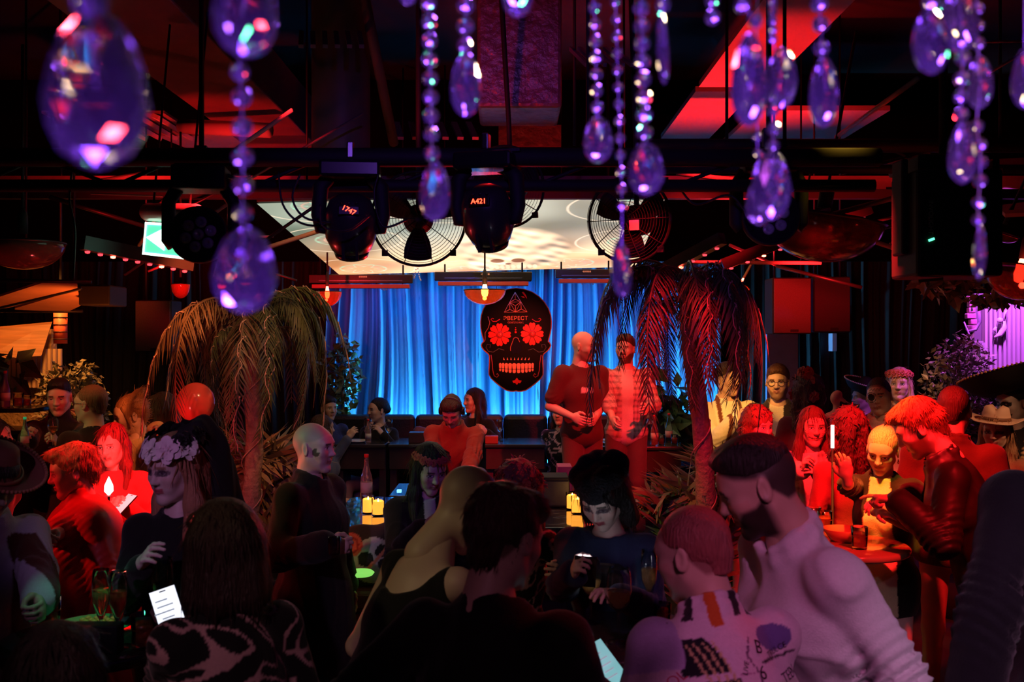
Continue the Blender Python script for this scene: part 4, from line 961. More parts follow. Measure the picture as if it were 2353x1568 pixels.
speaker(1820, 703, 7.4, .29, .42, 'reddish mesh loudspeaker hanging right of the right palm', G2)
speaker(1912, 700, 7.5, .28, .42, 'dark loudspeaker beside the reddish one', G3)
simple('speaker_box', bx(P(180, 0, 6.6).x, P(252, 0, 6.6).x, 6.6, 6.9, P(0, 702, 6.6).z, P(0, 655, 6.6).z), BLK, 'small black box at the end of the orange awning', 'box', .01)
simple('door_sign', B().box(P(1913, 787, 10.62), (.045, .14, .19)), mat('sign_pink', (.8, .5, .65), .5), 'small pale vertical sign on the black curtain', 'sign')
# ---- cables on the truss
CAB = mat('cable_black', (.01, .01, .01), .5)
def cable(pts, Y, label, r=.005):
    pp = [P(x, y, Y) for x, y in pts]; s_ = []
    for i in range(len(pp) - 1):
        p0, p1, p2, p3 = pp[max(i - 1, 0)], pp[i], pp[i + 1], pp[min(i + 2, len(pp) - 1)]
        for k in range(6):
            t = k / 6; s_.append(.5 * ((2 * p1) + (p2 - p0) * t + (2 * p0 - 5 * p1 + 4 * p2 - p3) * t * t + (3 * p1 - 3 * p2 + p3 - p0) * t ** 3))
    s_.append(pp[-1]); simple('cable', B().tube(s_, r, 6), CAB, label, 'cable', group='black cables by the truss')
cable([(640, 395), (650, 470), (690, 512), (745, 516), (770, 480)], 4.15, 'black cable looping left of the 1747 light')
cable([(690, 400), (672, 455), (700, 500), (760, 512)], 4.1, 'black cable loop crossing the screen corner')
cable([(735, 470), (742, 520), (800, 530), (850, 495)], 4.0, 'black cable across the shell of the 1747 light', .004)
cable([(165, 395), (160, 460), (172, 530), (168, 640)], 4.3, 'thin black cable hanging at the left below the truss')
cable([(1560, 430), (1600, 470), (1680, 450), (1730, 520)], 4.3, 'black cable sagging right of the third fan')
cable([(870, 400), (860, 450), (880, 520), (935, 505)], 4.1, 'black cable between the 1747 light and the fan')
# ---- bead garlands under the heater bars
GARL = mat('garland_bead', (.5, .5, .8), .15, coat=1)
def garland(pts, Y, label):
    g = B(); 
    for a, b in zip(pts, pts[1:]):
        A, C = P(*a, Y), P(*b, Y); L_ = (C - A).length; n = max(4, int(L_ / .02))
        for i in range(n):
            t = i / n; p = A.lerp(C, t) - Vector((0, 0, .25 * L_ * 4 * t * (1 - t)))
            g.lathe([(0, -.007), (.006, -.004), (.006, .004), (0, .007)], 5, Matrix.Translation(p))
    o = simple('bead_garland', g, GARL, label, 'garland'); o['kind'] = 'stuff'
garland([(865, 655), (900, 660), (925, 655), (945, 652)], 8.95, 'bead garland hanging under the left heater bar')
garland([(950, 640), (958, 600), (968, 645)], 8.95, 'bead garland loop at the end of left heater bar')
garland([(1325, 645), (1350, 648), (1375, 646), (1400, 644)], 8.95, 'bead garland under the right heater bar')

# ---- clutter of thin rods among the ceiling services
rr_ = random.Random(11)
for x0, x1, y0, y1, n, lb, gp in ((60, 560, 430, 640, 16, 'thin metal rod in the ceiling clutter around the exit sign', 'rods at upper left'), (1550, 2080, 380, 640, 18, 'thin metal rod in the ceiling clutter behind the wide glass bowl', 'rods at upper right')):
    for i in range(n):
        Y_ = rr_.uniform(5.2, 7.2); a = P(rr_.uniform(x0, x1), rr_.uniform(y0, y1), Y_); ang = rr_.choice((0, .25, -.3, .5, 1.5)); L_ = rr_.uniform(.25, .9)
        simple('ceiling_rod', B().tube([a, a + Vector((L_ * math.cos(ang), rr_.uniform(-.4, .4), L_ * math.sin(ang)))], rr_.uniform(.006, .016), 6), rr_.choice((STEEL, PANEL, PAN2)), lb, 'rod', group=gp)

# ------------------------------------------------------------------ skull sign
SY = 10.25; ks = SY / F; s0 = P(1186, 782, SY)
sx = lambda zx, zy: ((1080 + zx / 5.6 - 1186) * ks, -(640 + zy / 5.6 - 782) * ks)
sign = thing('skull_sign', 'black sugar skull shaped sign with red flower eyes on blue curtain', 'sign', s0)
half = [(592, 125), (700, 140), (800, 175), (890, 235), (960, 310), (1010, 390), (1040, 480), (1048, 560), (1045, 640), (1030, 720), (1010, 790), (1005, 815), (1025, 830), (1040, 860), (1030, 890), (1000, 930), (950, 970), (935, 1000), (935, 1080), (940, 1180), (940, 1240), (910, 1290), (850, 1345), (780, 1400), (720, 1440), (660, 1455), (620, 1455), (592, 1447)]
outl = [sx(*p) for p in half] + [sx(1184 - p[0], p[1]) for p in half[-2:0:-1]]
SB = mat('sign_board', (.003, .003, .004), .45, spec=.05); SR = mat('sign_red', (.85, .03, .03), .35, spec=.1); SO = mat('sign_orange', (.85, .3, .2), .4, spec=.1); SE = mat('sign_edge', (.6, .12, .08), .3); SG = mat('sign_grey', (.12, .09, .1), .5); SD = mat('sign_dark_red', (.4, .03, .03), .4)
B().poly(outl, .05).obj('board', SB, sign)
B().tube([(x, 0, z) for x, z in outl + outl[:1]], .006, 6, cap=False).obj('edge_rim', SE, sign)
def flat(pts, d=.012, y=-.012): return B().poly([sx(*p) for p in pts], d, Matrix.Translation((0, y, 0)))
for cx, cy in ((380, 725), (800, 715)):
    c = sx(cx, cy); fl = B().lathe([(0, -.012), (.035, -.012), (.048, 0), (0, 0)], 20, Matrix.Translation((c[0], -.004, c[1])) @ Matrix.Rotation(-math.pi / 2, 4, 'X')).obj('flower_centre', SD, sign)
    sp = [(c[0] + .0035 * t * math.cos(t), -.018, c[1] + .0035 * t * math.sin(t)) for t in [k * .35 for k in range(28)]]; B().tube(sp, .004, 5).obj('spiral', SR, fl)
    for k in range(8):
        a = k * math.pi / 4 + math.pi / 2; pts = []
        for t, w_ in ((.3, .10), (.5, .19), (.75, .28), (.92, .25), (1.0, .13), (.92, 0), (1.0, -.13), (.92, -.25), (.75, -.28), (.5, -.19), (.3, -.10)):
            pts.append((cx + 148 * (t * math.cos(a) - w_ * math.sin(a)), cy - 148 * (t * math.sin(a) + w_ * math.cos(a))))
        flat(pts, .012, -.013).obj('petal', SR, fl)
for i in range(10):
    u = (i - 4.5); x = 597 + math.copysign(abs(u) * 58 - u * u * 2.6, u); w_ = 27.5 - abs(u) * 2.45; dy = -abs(u) ** 2 * .5
    for top in (0, 1):
        y0, y1 = (1090 + dy * .3, 1166 + dy) if top else (1172 + dy, 1222 + dy * 1.6 - abs(u) * 2)
        ww = w_ if top else w_ * .8; n = 8
        ed = [(x + ww * math.cos(t), (y0 + 22 - 22 * math.sin(t)) if top else (y1 - 18 + 18 * math.sin(t))) for t in [k * math.pi / n for k in range(n + 1)]]
        pts = ed + ([(x - ww * .8, y1), (x + ww * .8, y1)] if top else [(x - ww, y0), (x + ww, y0)])
        flat(pts, .008, -.01).obj('tooth', SO, sign)
for i in range(8):
    x = 432 + i * 47; s_ = (i - 3.5) * 2
    flat([(x - 10 - s_, 1050), (x + 8 - s_, 1052), (x + 3 + s_ * .5, 1015)], .006, -.008).obj('gum_spike', SO, sign)
flat([(588, 760), (618, 772), (640, 820), (662, 900), (660, 940), (630, 970), (590, 962), (550, 970), (525, 935), (522, 890), (545, 820), (562, 772)], .006, -.007).obj('nose', mat('sign_navy', (.008, .007, .02), .6, spec=.05), sign)
B().tube([(*sx(x, y)[:1], -.008, sx(x, y)[1]) for x, y in [(522, 935), (520, 890), (545, 820), (562, 772), (588, 758), (618, 772), (640, 820)]], .004, 5).obj('nose_line', SE, sign)
em = B()
def ln(*ps):
    pp = [sx(*p) for p in ps]; em.tube([(x, -.008, z) for x, z in pp], .0032, 5)
A_, Bq, Cq = (580, 180), (440, 437), (735, 432); m1, m2, m3 = (512, 308), (655, 303), (585, 435); ct = (580, 345)
ln(A_, Bq, Cq, A_); ln(m1, m2, m3, m1)
for tri in ((A_, m1, m2), (m1, Bq, m3), (m2, m3, Cq), (m1, m2, m3)):
    g = (sum(p[0] for p in tri) / 3, sum(p[1] for p in tri) / 3 + 6)
    for p in tri: ln(p, g)
em.obj('mountain_emblem', SO, sign)
def fit(txt, width, **kw):
    me = text_me(txt, .1, **kw); xs = [v.co.x for v in me.vertices]; k = width / (max(xs) - min(xs)); me.transform(Matrix.Diagonal((k, 1, k, 1))); return me
c = sx(586, 515); link('lettering', fit('ЭВЕРЕСТ', .25, depth=.004), sign, SO, (c[0], -.008, c[1]))
c = sx(588, 570); link('small_lettering', fit('СЕМПЛ-ХАУС', .165, depth=.002), sign, SD, (c[0], -.004, c[1]))
for i, r_ in enumerate((7, 11, 14)): c = sx(587, (637, 662, 692)[i]); B().lathe([(r_ * ks / 5.6, 0), (r_ * ks / 5.6, .006), (0, .006)], 10, Matrix.Translation((c[0], 0, c[1])) @ Matrix.Rotation(math.pi / 2, 4, 'X')).obj('dot', SR, sign)
def scroll(name, pts, m, r=.005):
    for mir in (0, 1): B().tube([(sx(1184 - x if mir else x, y)[0], -.006, sx(x, y)[1]) for x, y in pts], r, 5).obj(name, m, sign)
scroll('scroll', [(385, 525), (340, 555), (295, 555), (270, 530), (285, 512), (305, 522)], SR, .0045)
scroll('jaw_scroll', [(270, 985), (285, 1080), (292, 1180), (310, 1255), (345, 1275), (368, 1250), (355, 1228), (335, 1240)], SD, .006)
scroll('cheek_scroll', [(440, 925), (370, 905), (300, 950), (235, 940), (205, 890), (220, 850), (265, 855), (255, 895)], SG, .004)
B().tube([(sx(x, y)[0], -.006, sx(x, y)[1]) for x, y in [(230, 492), (255, 570), (235, 640), (195, 700), (195, 790), (180, 820)]], .004, 5).obj('temple_line', SE, sign)
flat([(665, 178), (690, 172), (722, 220), (732, 262), (715, 240)], .006, -.007).obj('leaf_mark', SR, sign); flat([(655, 232), (690, 232), (708, 252), (680, 248)], .006, -.007).obj('leaf_mark', SR, sign)
flat([(545, 1320), (580, 1310), (603, 1278), (625, 1308), (665, 1318), (645, 1350), (622, 1345), (603, 1372), (582, 1345), (560, 1348)], .006, -.007).obj('chin_flower', SR, sign)
for s_ in (-.2, .2): B().tube([(s_, .025, .5), (s_, .025, 4.68 - s0.z)], .003, 5).obj('hanger', STEEL, sign)
# ------------------------------------------------------------------ sofa and back tables on the stage
LEA = mat('leather_dark', (.02, .016, .02), .4, noise=.3, nscale=30, bump=.2)
sofa = thing('bench_sofa', 'long black upholstered bench sofa below the blue curtain', 'sofa', (0, 10.1, .35))
B().box((.15, 0, .2), (4.1, .55, .4)).obj('base', BLK, sofa, .02)
for i in range(9):
    B().box((-1.68 + i * .455, -.03, .43), (.45, .56, .1)).obj('seat_cushion', LEA, sofa, .03); B().box((-1.68 + i * .455, .2, .68), (.45, .15, .52)).obj('back_cushion', LEA, sofa, .045)
WOOD = mat('table_veneer', (.05, .03, .025), .35, noise=.4, nscale=10, stretch=(1, 1, .2)); GTOP = mat('table_gloss', (.03, .03, .035), .24, coat=.5)
def back_table(x0, x1, y0, lb):
    a, b_ = P(x0, 1020, y0), P(x1, 1020, y0); c = Vector(((a.x + b_.x) / 2, y0 + .3, .35)); w_ = b_.x - a.x
    r = thing('back_table', lb, 'table', c, 0, 'dark tables along the sofa'); 
    B().box((0, 0, .735), (w_, .62, .03)).obj('table_top', GTOP, r, .006); B().box((0, -.27, .62), (w_ * .96, .02, .2)).obj('apron', WOOD, r)
    for q in (-1, 1): B().box((q * w_ * .42, 0, .36), (.07, .5, .72), None, .8).obj('leg', WOOD, r)
    return r
back_table(768, 886, 9.15, 'dark table holding the plate and small bottle at left'); back_table(892, 1012, 9.15, 'dark table behind the DJ and to his left')
back_table(1114, 1254, 9.15, 'dark table whose gloss top mirrors the blue curtain'); back_table(1385, 1570, 8.95, 'dark table with bottles right of the stage men')
# ------------------------------------------------------------------ glassware, bottles, candles
GLASS = mat('clear_glass', (1, 1, 1), .03, trans=1, ior=1.1, spec=.8, coat=1); BEER = mat('wine_amber', (.95, .6, .25), .05, trans=.8, ior=1.2); LIQ = mat('red_drink', (.8, .12, .06), .08, trans=.6, ior=1.2)
_G = {}
def glass_me(kind):
    if kind in _G: return _G[kind]
    if kind == 'wine': pf = [(.034, 0), (.034, .003), (.006, .008), (.004, .02), (.004, .085), (.012, .095), (.032, .12), (.038, .15), (.035, .19), (.031, .215), (.030, .215), (.034, .19), (.0365, .15), (.030, .122), (.008, .1), (0, .098)]; lq = [(0, .1), (.010, .101), (.030, .123), (.0355, .147), (0, .147)]
    elif kind == 'flute': pf = [(.03, 0), (.03, .003), (.005, .008), (.004, .02), (.004, .075), (.012, .09), (.024, .13), (.026, .17), (.023, .225), (.022, .225), (.025, .17), (.022, .13), (.006, .09), (0, .088)]; lq = [(0, .09), (.006, .092), (.021, .13), (.0245, .165), (0, .165)]
    else: pf = [(.030, 0), (.033, .004), (.037, .1), (.0355, .1), (.031, .012), (0, .012)]; lq = [(0, .013), (.0305, .013), (.0335, .06), (0, .06)]
    _G[kind] = (B().lathe(pf, 20).me('glass_' + kind), B().lathe(lq, 20).me('drink_' + kind)); return _G[kind]
def glass(loc, kind, label, drink=BEER, k=1.0, cat='glass', tilt=0, group='drinking glasses'):
    r = thing({'wine': 'wine_glass', 'flute': 'champagne_flute', 'tumbler': 'tumbler'}[kind], label, cat, loc, rnd.uniform(0, 3), group); r.scale = (k, k, k); r.rotation_euler[0] = tilt
    g, l = glass_me(kind); link('bowl' if kind != 'tumbler' else 'glass_wall', g, r, GLASS)
    if drink: d = link('drink', l, r); d.data.materials.clear() if False else None; d.data = l.copy(); d.data.materials.clear(); d.data.materials.append(drink)
    return r
def bottle(loc, h, label, gm, lq=None, capm=None):
    r = thing('bottle', label, 'bottle', loc, 0, 'bottles on the tables'); k = h / .27
    B().lathe([(0, 0), (.032, 0), (.035, .006), (.035, .13), (.031, .15), (.016, .2), (.0125, .245), (.0125, .262), (.010, .262), (.010, .245), (0, .24)], 18, Matrix.Scale(k, 4)).obj('glass_body', gm, r)
    B().lathe([(.0135, .255), (.0135, .275), (0, .275)], 12, Matrix.Scale(k, 4)).obj('bottle_cap', capm or SR, r); B().lathe([(.0355, .05), (.0355, .11)], 18, Matrix.Scale(k, 4)).obj('paper_label', mat('bottle_label', (.6, .5, .45), .6), r)
    return r
FLAME = mat('flame', (1, .6, .15), .5, emit=(1, .55, .12), es=30); WAX = mat('candle_wax', (.9, .62, .25), .5, emit=(1, .36, .035), es=1.6)
def candle(loc, label):
    r = thing('candle_holder', label, 'candle', loc, 0, 'glass candle holders on marble table')
    B().lathe([(.036, 0), (.039, .004), (.04, .11), (.037, .11), (.036, .01), (0, .01)], 20).obj('glass_cup', mat('cup_glass', (1, 1, 1), .05, trans=1, ior=1.03), r); B().lathe([(0, .012), (.035, .012), (.035, .085), (.03, .09), (.01, .078), (0, .078)], 18).obj('wax', WAX, r)
    B().lathe([(0, .08), (.0045, .085), (.0055, .091), (.0025, .1), (0, .106)], 8).obj('flame', FLAME, r); B().tube([(0, 0, .07), (0, 0, .082)], .0012, 5).obj('wick', BLK, r)
    l = bpy.data.lights.new('candle_glow', 'POINT'); l.color = (1, .45, .12); l.energy = .12; l.shadow_soft_size = .015; lo = bpy.data.objects.new('candle_glow', l); COL.objects.link(lo); lo.parent = r; lo.location = (0, 0, .135)
TT = 1.10      # back table tops
def onto(px, py, z): Y = (H - z) * F / (py - CY); return P(px, py, Y)      # point on a horizontal surface seen at that pixel
def tb(px, Y, z): return Vector(((px - CX) / F * Y, Y, z))
glass(tb(845, 9.45, TT), 'wine', 'tall wine glass left on the dark table before the seated woman', None, 1.0)
glass(tb(893, 9.3, TT), 'wine', 'empty wine glass at the joint of two dark tables', None)
glass(tb(1149, 9.45, TT), 'wine', 'wine glass standing before the woman in front of the curtain', None, .95)
bottle(tb(846, 9.25, TT), .22, 'small clear bottle on the dark table at left', mat('glass_pale', (.9, .55, .5), .06, trans=.8, ior=1.3))
bottle(tb(1504, 9.1, TT), .27, 'red tinted bottle on the table behind the plaid shirt man', mat('glass_rose', (.95, .35, .3), .06, trans=.8, ior=1.3)); bottle(tb(1537, 9.3, TT), .27, 'clear bottle beside the broad green leaves', GLASS)
for i, px in enumerate((1478, 1520, 1550)): glass(tb(px, 9.05 + .05 * i, TT), 'tumbler', ('first', 'second', 'third')[i] + ' tumbler from the left on the table right of the stage men', LIQ, .9)
def plate(loc, R, label, m, cat='plate'): return simple('plate', B().lathe([(0, 0), (R * .6, 0), (R, .015), (R * .98, .019), (R * .6, .006), (0, .006)], 28, Matrix.Translation(loc)), m, label, cat)
PORC = mat('porcelain', (.7, .66, .64), .25)
plate(tb(822, 9.35, TT), .12, 'white plate on the dark table at left', PORC); plate(tb(1400, 9.2, TT), .11, 'white plate behind the plaid shirt man', PORC); plate(tb(1398, 9.2, TT + .022), .08, 'small saucer stacked on the white plate', PORC)
simple('napkin_box', B().box(tb(960, 9.3, TT + .05), (.16, .12, .1)), WOOD, 'dark wooden napkin box on the table beside the DJ', 'box', .006)
simple('napkin_box', B().box(tb(1130, 9.25, TT + .035), (.12, .1, .07)), mat('box_red', (.3, .05, .04), .4), 'red box on the gloss table by the woman', 'box', .006)
# cushions on the sofa
simple('sofa_cushion', B().box((-.82, 9.92, 1.0), (.4, .14, .34), Euler((-.2, .25, .1)).to_matrix()), mat('cushion_print', (.12, .06, .06), .8, noise=.9, nscale=14), 'dark patterned cushion on the sofa right of the seated woman', 'cushion', .05)
# ---- marble bar table
def marble():
    m = mat('black_marble', (.03, .032, .04), .08, coat=1); t = m.node_tree; n = t.nodes; L = t.links; b = n['Principled BSDF']
    tc = n.new('ShaderNodeTexCoord'); wv = n.new('ShaderNodeTexNoise'); wv.inputs['Scale'].default_value = 2.2; wv.inputs['Detail'].default_value = 7; wv.inputs['Distortion'].default_value = 1.6
    L.new(tc.outputs['Object'], wv.inputs['Vector']); cr = n.new('ShaderNodeValToRGB'); e = cr.color_ramp.elements
    e[0].position = .47; e[0].color = (.015, .015, .02, 1); e[1].position = .5; e[1].color = (.45, .42, .42, 1); x = e.new(.525); x.color = (.02, .02, .028, 1)
    L.new(wv.outputs[0], cr.inputs[0]); L.new(cr.outputs[0], b.inputs['Base Color']); return m
MARB = marble(); MZ = 1.0
mt = thing('marble_table', 'long black marble table with candles in front of the DJ', 'table', ((P(780, 0, 6.1).x + P(1345, 0, 6.1).x) / 2, 6.15, 0)); mw = P(1345, 0, 6.1).x - P(760, 0, 6.1).x
B().box((0, 0, MZ - .02), (mw, 1.1, .04)).obj('table_top', MARB, mt, .006); B().box((0, 0, MZ - .08), (mw * .97, 1.0, .08)).obj('apron', BLK, mt)
for q in (-1, 1):
    for u in (-1, 1): B().box((q * mw * .45, u * .45, (MZ - .1) / 2), (.07, .07, MZ - .1)).obj('leg', BLK, mt)
candle(onto(846, 1181, MZ), 'left candle of the pair by the bottle on marble table'); candle(onto(869, 1186, MZ), 'right candle of the pair by the bottle on marble table')
candle(onto(1315, 1172, MZ), 'rear candle beside the black monitor box'); candle(onto(1327, 1181, MZ), 'front candle beside the black monitor box')
bottle(tb(842, 6.55, MZ), .30, 'clear glass bottle behind two candles on marble table', mat('glass_pink', (.95, .6, .6), .05, trans=.85, ior=1.3))
# ---- DJ desk
dj = thing('dj_desk', 'black DJ desk behind the marble table', 'desk', (-.1, 7.15, 0)); B().box((0, 0, .96), (1.5, .6, .05)).obj('desk_top', GLS, dj, .006); B().box((0, -.27, .47), (1.5, .03, .93)).obj('front_panel', BLK, dj)
for q in (-1, 1): B().box((q * .73, 0, .47), (.03, .56, .93)).obj('side_panel', BLK, dj)
def deck(x, label):
    r = thing('turntable', label, 'turntable', (x, 7.1, .985), 0, 'turntables on the DJ desk'); B().box((0, 0, .03), (.36, .34, .06)).obj('plinth', mat('deck_grey', (.2, .2, .22), .3, .6), r, .008)
    B().lathe([(0, 0), (.14, 0), (.145, .006), (.145, .016), (.04, .018), (0, .018)], 32, Matrix.Translation((-.02, 0, .06))).obj('platter', mat('vinyl', (.02, .02, .025), .15), r); B().tube([(.15, .12, .09), (.15, -.04, .09), (.1, -.1, .085)], .005, 6).obj('tonearm', CHROME, r)
    for i in range(5): B().box((-.14 + i * .04, -.15, .063), (.022, .012, .006)).obj('pad', mat('pad_amber', (1, .5, .1), .4, emit=(1, .45, .08), es=1.5), r)
deck(.08, 'turntable with glowing pads in front of the DJ at right'); deck(-.55, 'turntable in front of the DJ at left')
simple('pink_box', B().box((P(1297, 0, 6.9).x, 6.95, 1.1), (.1, .2, .17)), mat('pink_card', (.85, .12, .3), .5), 'small glowing pink box at the end of the DJ desk', 'box', .004)
mb = thing('monitor_box', 'black monitor loudspeaker on the marble table front of DJ', 'loudspeaker', (P(1256, 0, 6.35).x, 6.4, MZ)); B().box((0, 0, .095), (.3, .26, .19), None, .94).obj('cabinet', BLK, mb, .01); B().box((0, -.13, .09), (.27, .008, .15)).obj('grille', G3, mb)
simple('console_light', B().box((P(921, 0, 7).x, 6.9, 1.01), (.03, .03, .02)), mat('blue_led', (.1, .3, 1), .4, emit=(.05, .25, 1), es=8), 'tiny blue indicator on the DJ desk', 'indicator light', .003)
# ---- printed cushion on a black bench by the marble table
be = thing('bench', 'low black bench under the skull print cushion', 'bench', (P(850, 0, 5.3).x, 5.3, 0)); B().box((0, 0, .72), (.75, .45, .12)).obj('seat', LEA, be, .03); B().box((0, 0, .33), (.7, .4, .66)).obj('base', BLK, be, .01)
def skull_print(U, V, C):
    x, z = V[:, 0] / .17, V[:, 2] / .17; C[:] = (.05, .03, .03)
    cr = (np.sqrt((x - .35) ** 2 / .45 + (z + .1) ** 2 / .55) < 1); C[cr] = (.55, .5, .48)
    for ex, ez, er_ in ((.12, .05, .24), (.62, .2, .2), (.62, -.2, .16)): C[np.sqrt((x - ex) ** 2 + (z - ez) ** 2) < er_] = (.02, .02, .02)
    fl = np.sqrt((x + .25) ** 2 + (z - .5) ** 2); C[fl < .33] = (.75, .12, .08); C[(fl < .33) & (np.sin(fl * 40) > .5)] = (.4, .03, .03)
    C[np.abs(z + .3 - .8 * (x - .1)) < .07] = (.75, .25, .15); C[(x < -.75)] = (.6, .12, .08)
    return C
s = SDF(.008); s.ell((0, 0, 0), (.17, .06, .17), k=.02)
for a in (-1, 1):
    for b_ in (-1, 1): s.cap((0, 0, 0), (a * .165, 0, b_ * .165), .06, .018, k=.06)
V, Q = s.build(); o = link('cushion', mesh_np('cushion', V, Q, M_CLOTH, skull_print(None, V, np.zeros((len(V), 3), 'f4'))), None, None, P(832, 1278, 5.15), (.15, -.1, .1)); tag(o, 'square cushion with flower and skull print in front of marble table', 'cushion')
simple('glow_disc', B().lathe([(0, 0), (.06, 0), (.07, .012), (.06, .02), (0, .02)], 24, Matrix.Translation(P(828, 1322, 4.95))), mat('green_light_glow', (.3, .9, .2), .4, emit=(.3, .9, .15), es=.8), 'small disc with green light put in as glow below the skull cushion', 'light_disc')  # green light on a round edge, put in as emission
# ---- red round table left of right palm
rt = thing('side_table', 'round red lit table with stacked menus beside the right palm trunk', 'table', onto(1512, 1165, MZ) * Vector((1, 1, 0))if False else Vector((onto(1512, 1165, MZ).x, onto(1512, 1165, MZ).y, 0)))
B().lathe([(0, MZ - .03), (.2, MZ - .03), (.21, MZ - .02), (.21, MZ), (0, MZ)], 32).obj('table_top', mat('lacquer_red', (.7, .1, .08), .25, coat=.5), rt); B().lathe([(.2, 0), (.2, .02), (.035, .04), (.03, MZ - .03)], 20).obj('pedestal', BLK, rt)
for i in range(9):
    o = B().box((0, 0, 0), (.26 - .004 * i, .2, .008)).obj('menu_card', mat('card_pale', (.75, .5, .5), .5), None, 0, (rt.location.x + .02 * math.sin(i * 2), rt.location.y + .05, MZ + .006 + i * .009), (0, 0, .08 * math.sin(i * 3)))
    tag(o, 'pale menu card in the stack on the red round table', 'menu', 'stacked menus')
simple('camera_case', B().box(onto(1508, 1185, MZ) + Vector((.02, -.02, .04)), (.12, .08, .08)), GLS, 'small black case at the front of the red round table', 'case', .01)
# ------------------------------------------------------------------ palms and plants
PALM = mat('palm_leaf', (.12, .095, .05), .55, noise=.5, nscale=30); PALM2 = mat('palm_leaf_green', (.06, .10, .04), .5, noise=.4, nscale=30); BARK = mat('palm_bark', (.30, .2, .14), .8, noise=.6, nscale=25, bump=.8, bscale=40)
AREC = mat('areca_leaf', (.34, .24, .10), .5, noise=.4, nscale=20); WIRE = mat('fairy_wire', (.5, .4, .28), .35); FBULB = mat('fairy_bulb', (.9, .8, .6), .2, coat=1)
def frond_me(seed, reach, rise, drop, nl, ll, wl, m, hang=.75, curve=1.7, extra=0):
    r = random.Random(seed); b = B(); N = 14; pts = []
    for i in range(N + 1):
        t = i / N; pts.append(Vector((reach * (1 - (1 - t) ** curve), 0, rise * math.sin(t * 1.9) - drop * t ** 2.3)))
    b.tube(pts, [.010 * (1 - .8 * i / N) for i in range(N + 1)], 5)
    for k in range(nl):
        t = .08 + .92 * k / nl; f = t * N; i = min(int(f), N - 1); p = pts[i].lerp(pts[i + 1], f - i); tg = (pts[i + 1] - pts[i]).normalized()
        L_ = ll * (.55 + .6 * math.sin(min(1, t * 1.15) * math.pi) ** .6) * r.uniform(.8, 1.15)
        for s_ in (-1, 1):
            d = (Vector((0, s_, 0)) * r.uniform(.55, .9) + tg * r.uniform(.35, .7) + Vector((0, 0, -hang * r.uniform(.5, 1.2)))).normalized()
            nrm = d.cross(tg).normalized(); side = d.cross(nrm).normalized() * wl * .5; md = p + d * L_ * .5 + Vector((0, 0, .02 * L_)); e = p + d * L_ + Vector((0, 0, -hang * .22 * L_))
            b.add([p - side * .5, p + side * .5, md + side, md - side, e], [(0, 1, 2, 3), (3, 2, 4)])
    me = bpy.data.meshes.new('frond'); me.from_pydata(b.v, [], b.f); me.materials.append(m); me.update()
    return me, pts
def palm(px0, py0, px1, py1, Y, n, label, k, seed, lit):
    base = P(px1, py1, Y); topp = P(px0, py0, Y); d = (topp - base); root = base - d * (base.z / d.z)
    r = thing('palm_tree', label, 'palm tree', root, 0, 'artificial palm trees'); rr = random.Random(seed); N = 18; L0 = topp - root
    tp = [L0 * (i / N) + Vector((.012 * math.sin(i * .7), .01 * math.cos(i), 0)) for i in range(N + 1)]
    b = B()
    b.tube(tp, [(.062 - .016 * i / N) * (1.06 if i % 2 else .96) for i in range(N + 1)], 14); b.obj('trunk', BARK, r)
    B().lathe([(.0, 0), (.2, 0), (.24, .34), (.25, .36), (.22, .36), (.21, .3), (0, .3)], 24).obj('planter', BLK, r)
    vars_ = [frond_me(seed * 10 + v, (.50 + .06 * (v % 3)) * k, (.24 + .06 * (v % 2)) * k, (.72 + .1 * (v % 4)) * k, 48, .17 * k, .009, PALM if v % 3 else PALM2, .9) for v in range(5)]
    for i in range(n):
        me, pts = vars_[i % 5]; inner = i >= n * .62; az = i * 2.399 + rr.uniform(-.2, .2)
        f = link('frond', me, r, None, L0 + Vector((0, 0, rr.uniform(-.1, .03) - (.06 if inner else 0))), (rr.uniform(-.15, .15), rr.uniform(-.12, .2) + (.25 if inner else 0), az)); sc = rr.uniform(.85, 1.1) * (.8 if inner else 1); f.scale = (sc, sc, sc)
        if i % 2 == 0:
            w_ = B(); ww = []
            for j in range(40):
                t = j / 39 * (len(pts) - 1); q = min(int(t), len(pts) - 2); p = pts[q].lerp(pts[q + 1], t - q); ww.append(p + Vector((0, .016 * math.cos(j * 1.3), .016 * math.sin(j * 1.3))))
            w_.tube(ww, .0032, 4)
            for j in range(3, 39, 3): w_.lathe([(0, -.006), (.0045, -.003), (.0045, .004), (0, .008)], 5, Matrix.Translation(ww[j] + Vector((0, .006, .004))))
            lo = w_.obj('light_string', lit, f); lo['kind'] = 'stuff'
    w_ = B(); ww = [L0 * (j / 90) + Vector((.062 * math.cos(j * .42), .062 * math.sin(j * .42), 0)) for j in range(22, 91)]; w_.tube(ww, .0035, 4)
    for j in range(0, 69, 2): w_.lathe([(0, -.006), (.005, -.003), (.005, .004), (0, .008)], 5, Matrix.Translation(ww[j] * 1.0))
    lo = w_.obj('light_string', lit, r); lo['kind'] = 'stuff'
    return r
palm(585, 712, 577, 1190, 6.0, 24, 'drooping palm with orange wired trunk behind the balloon', 1.0, 2, WIRE)
palm(1578, 640, 1622, 1150, 5.6, 30, 'drooping palm lit red in front of the plaid shirt man', .98, 4, WIRE)
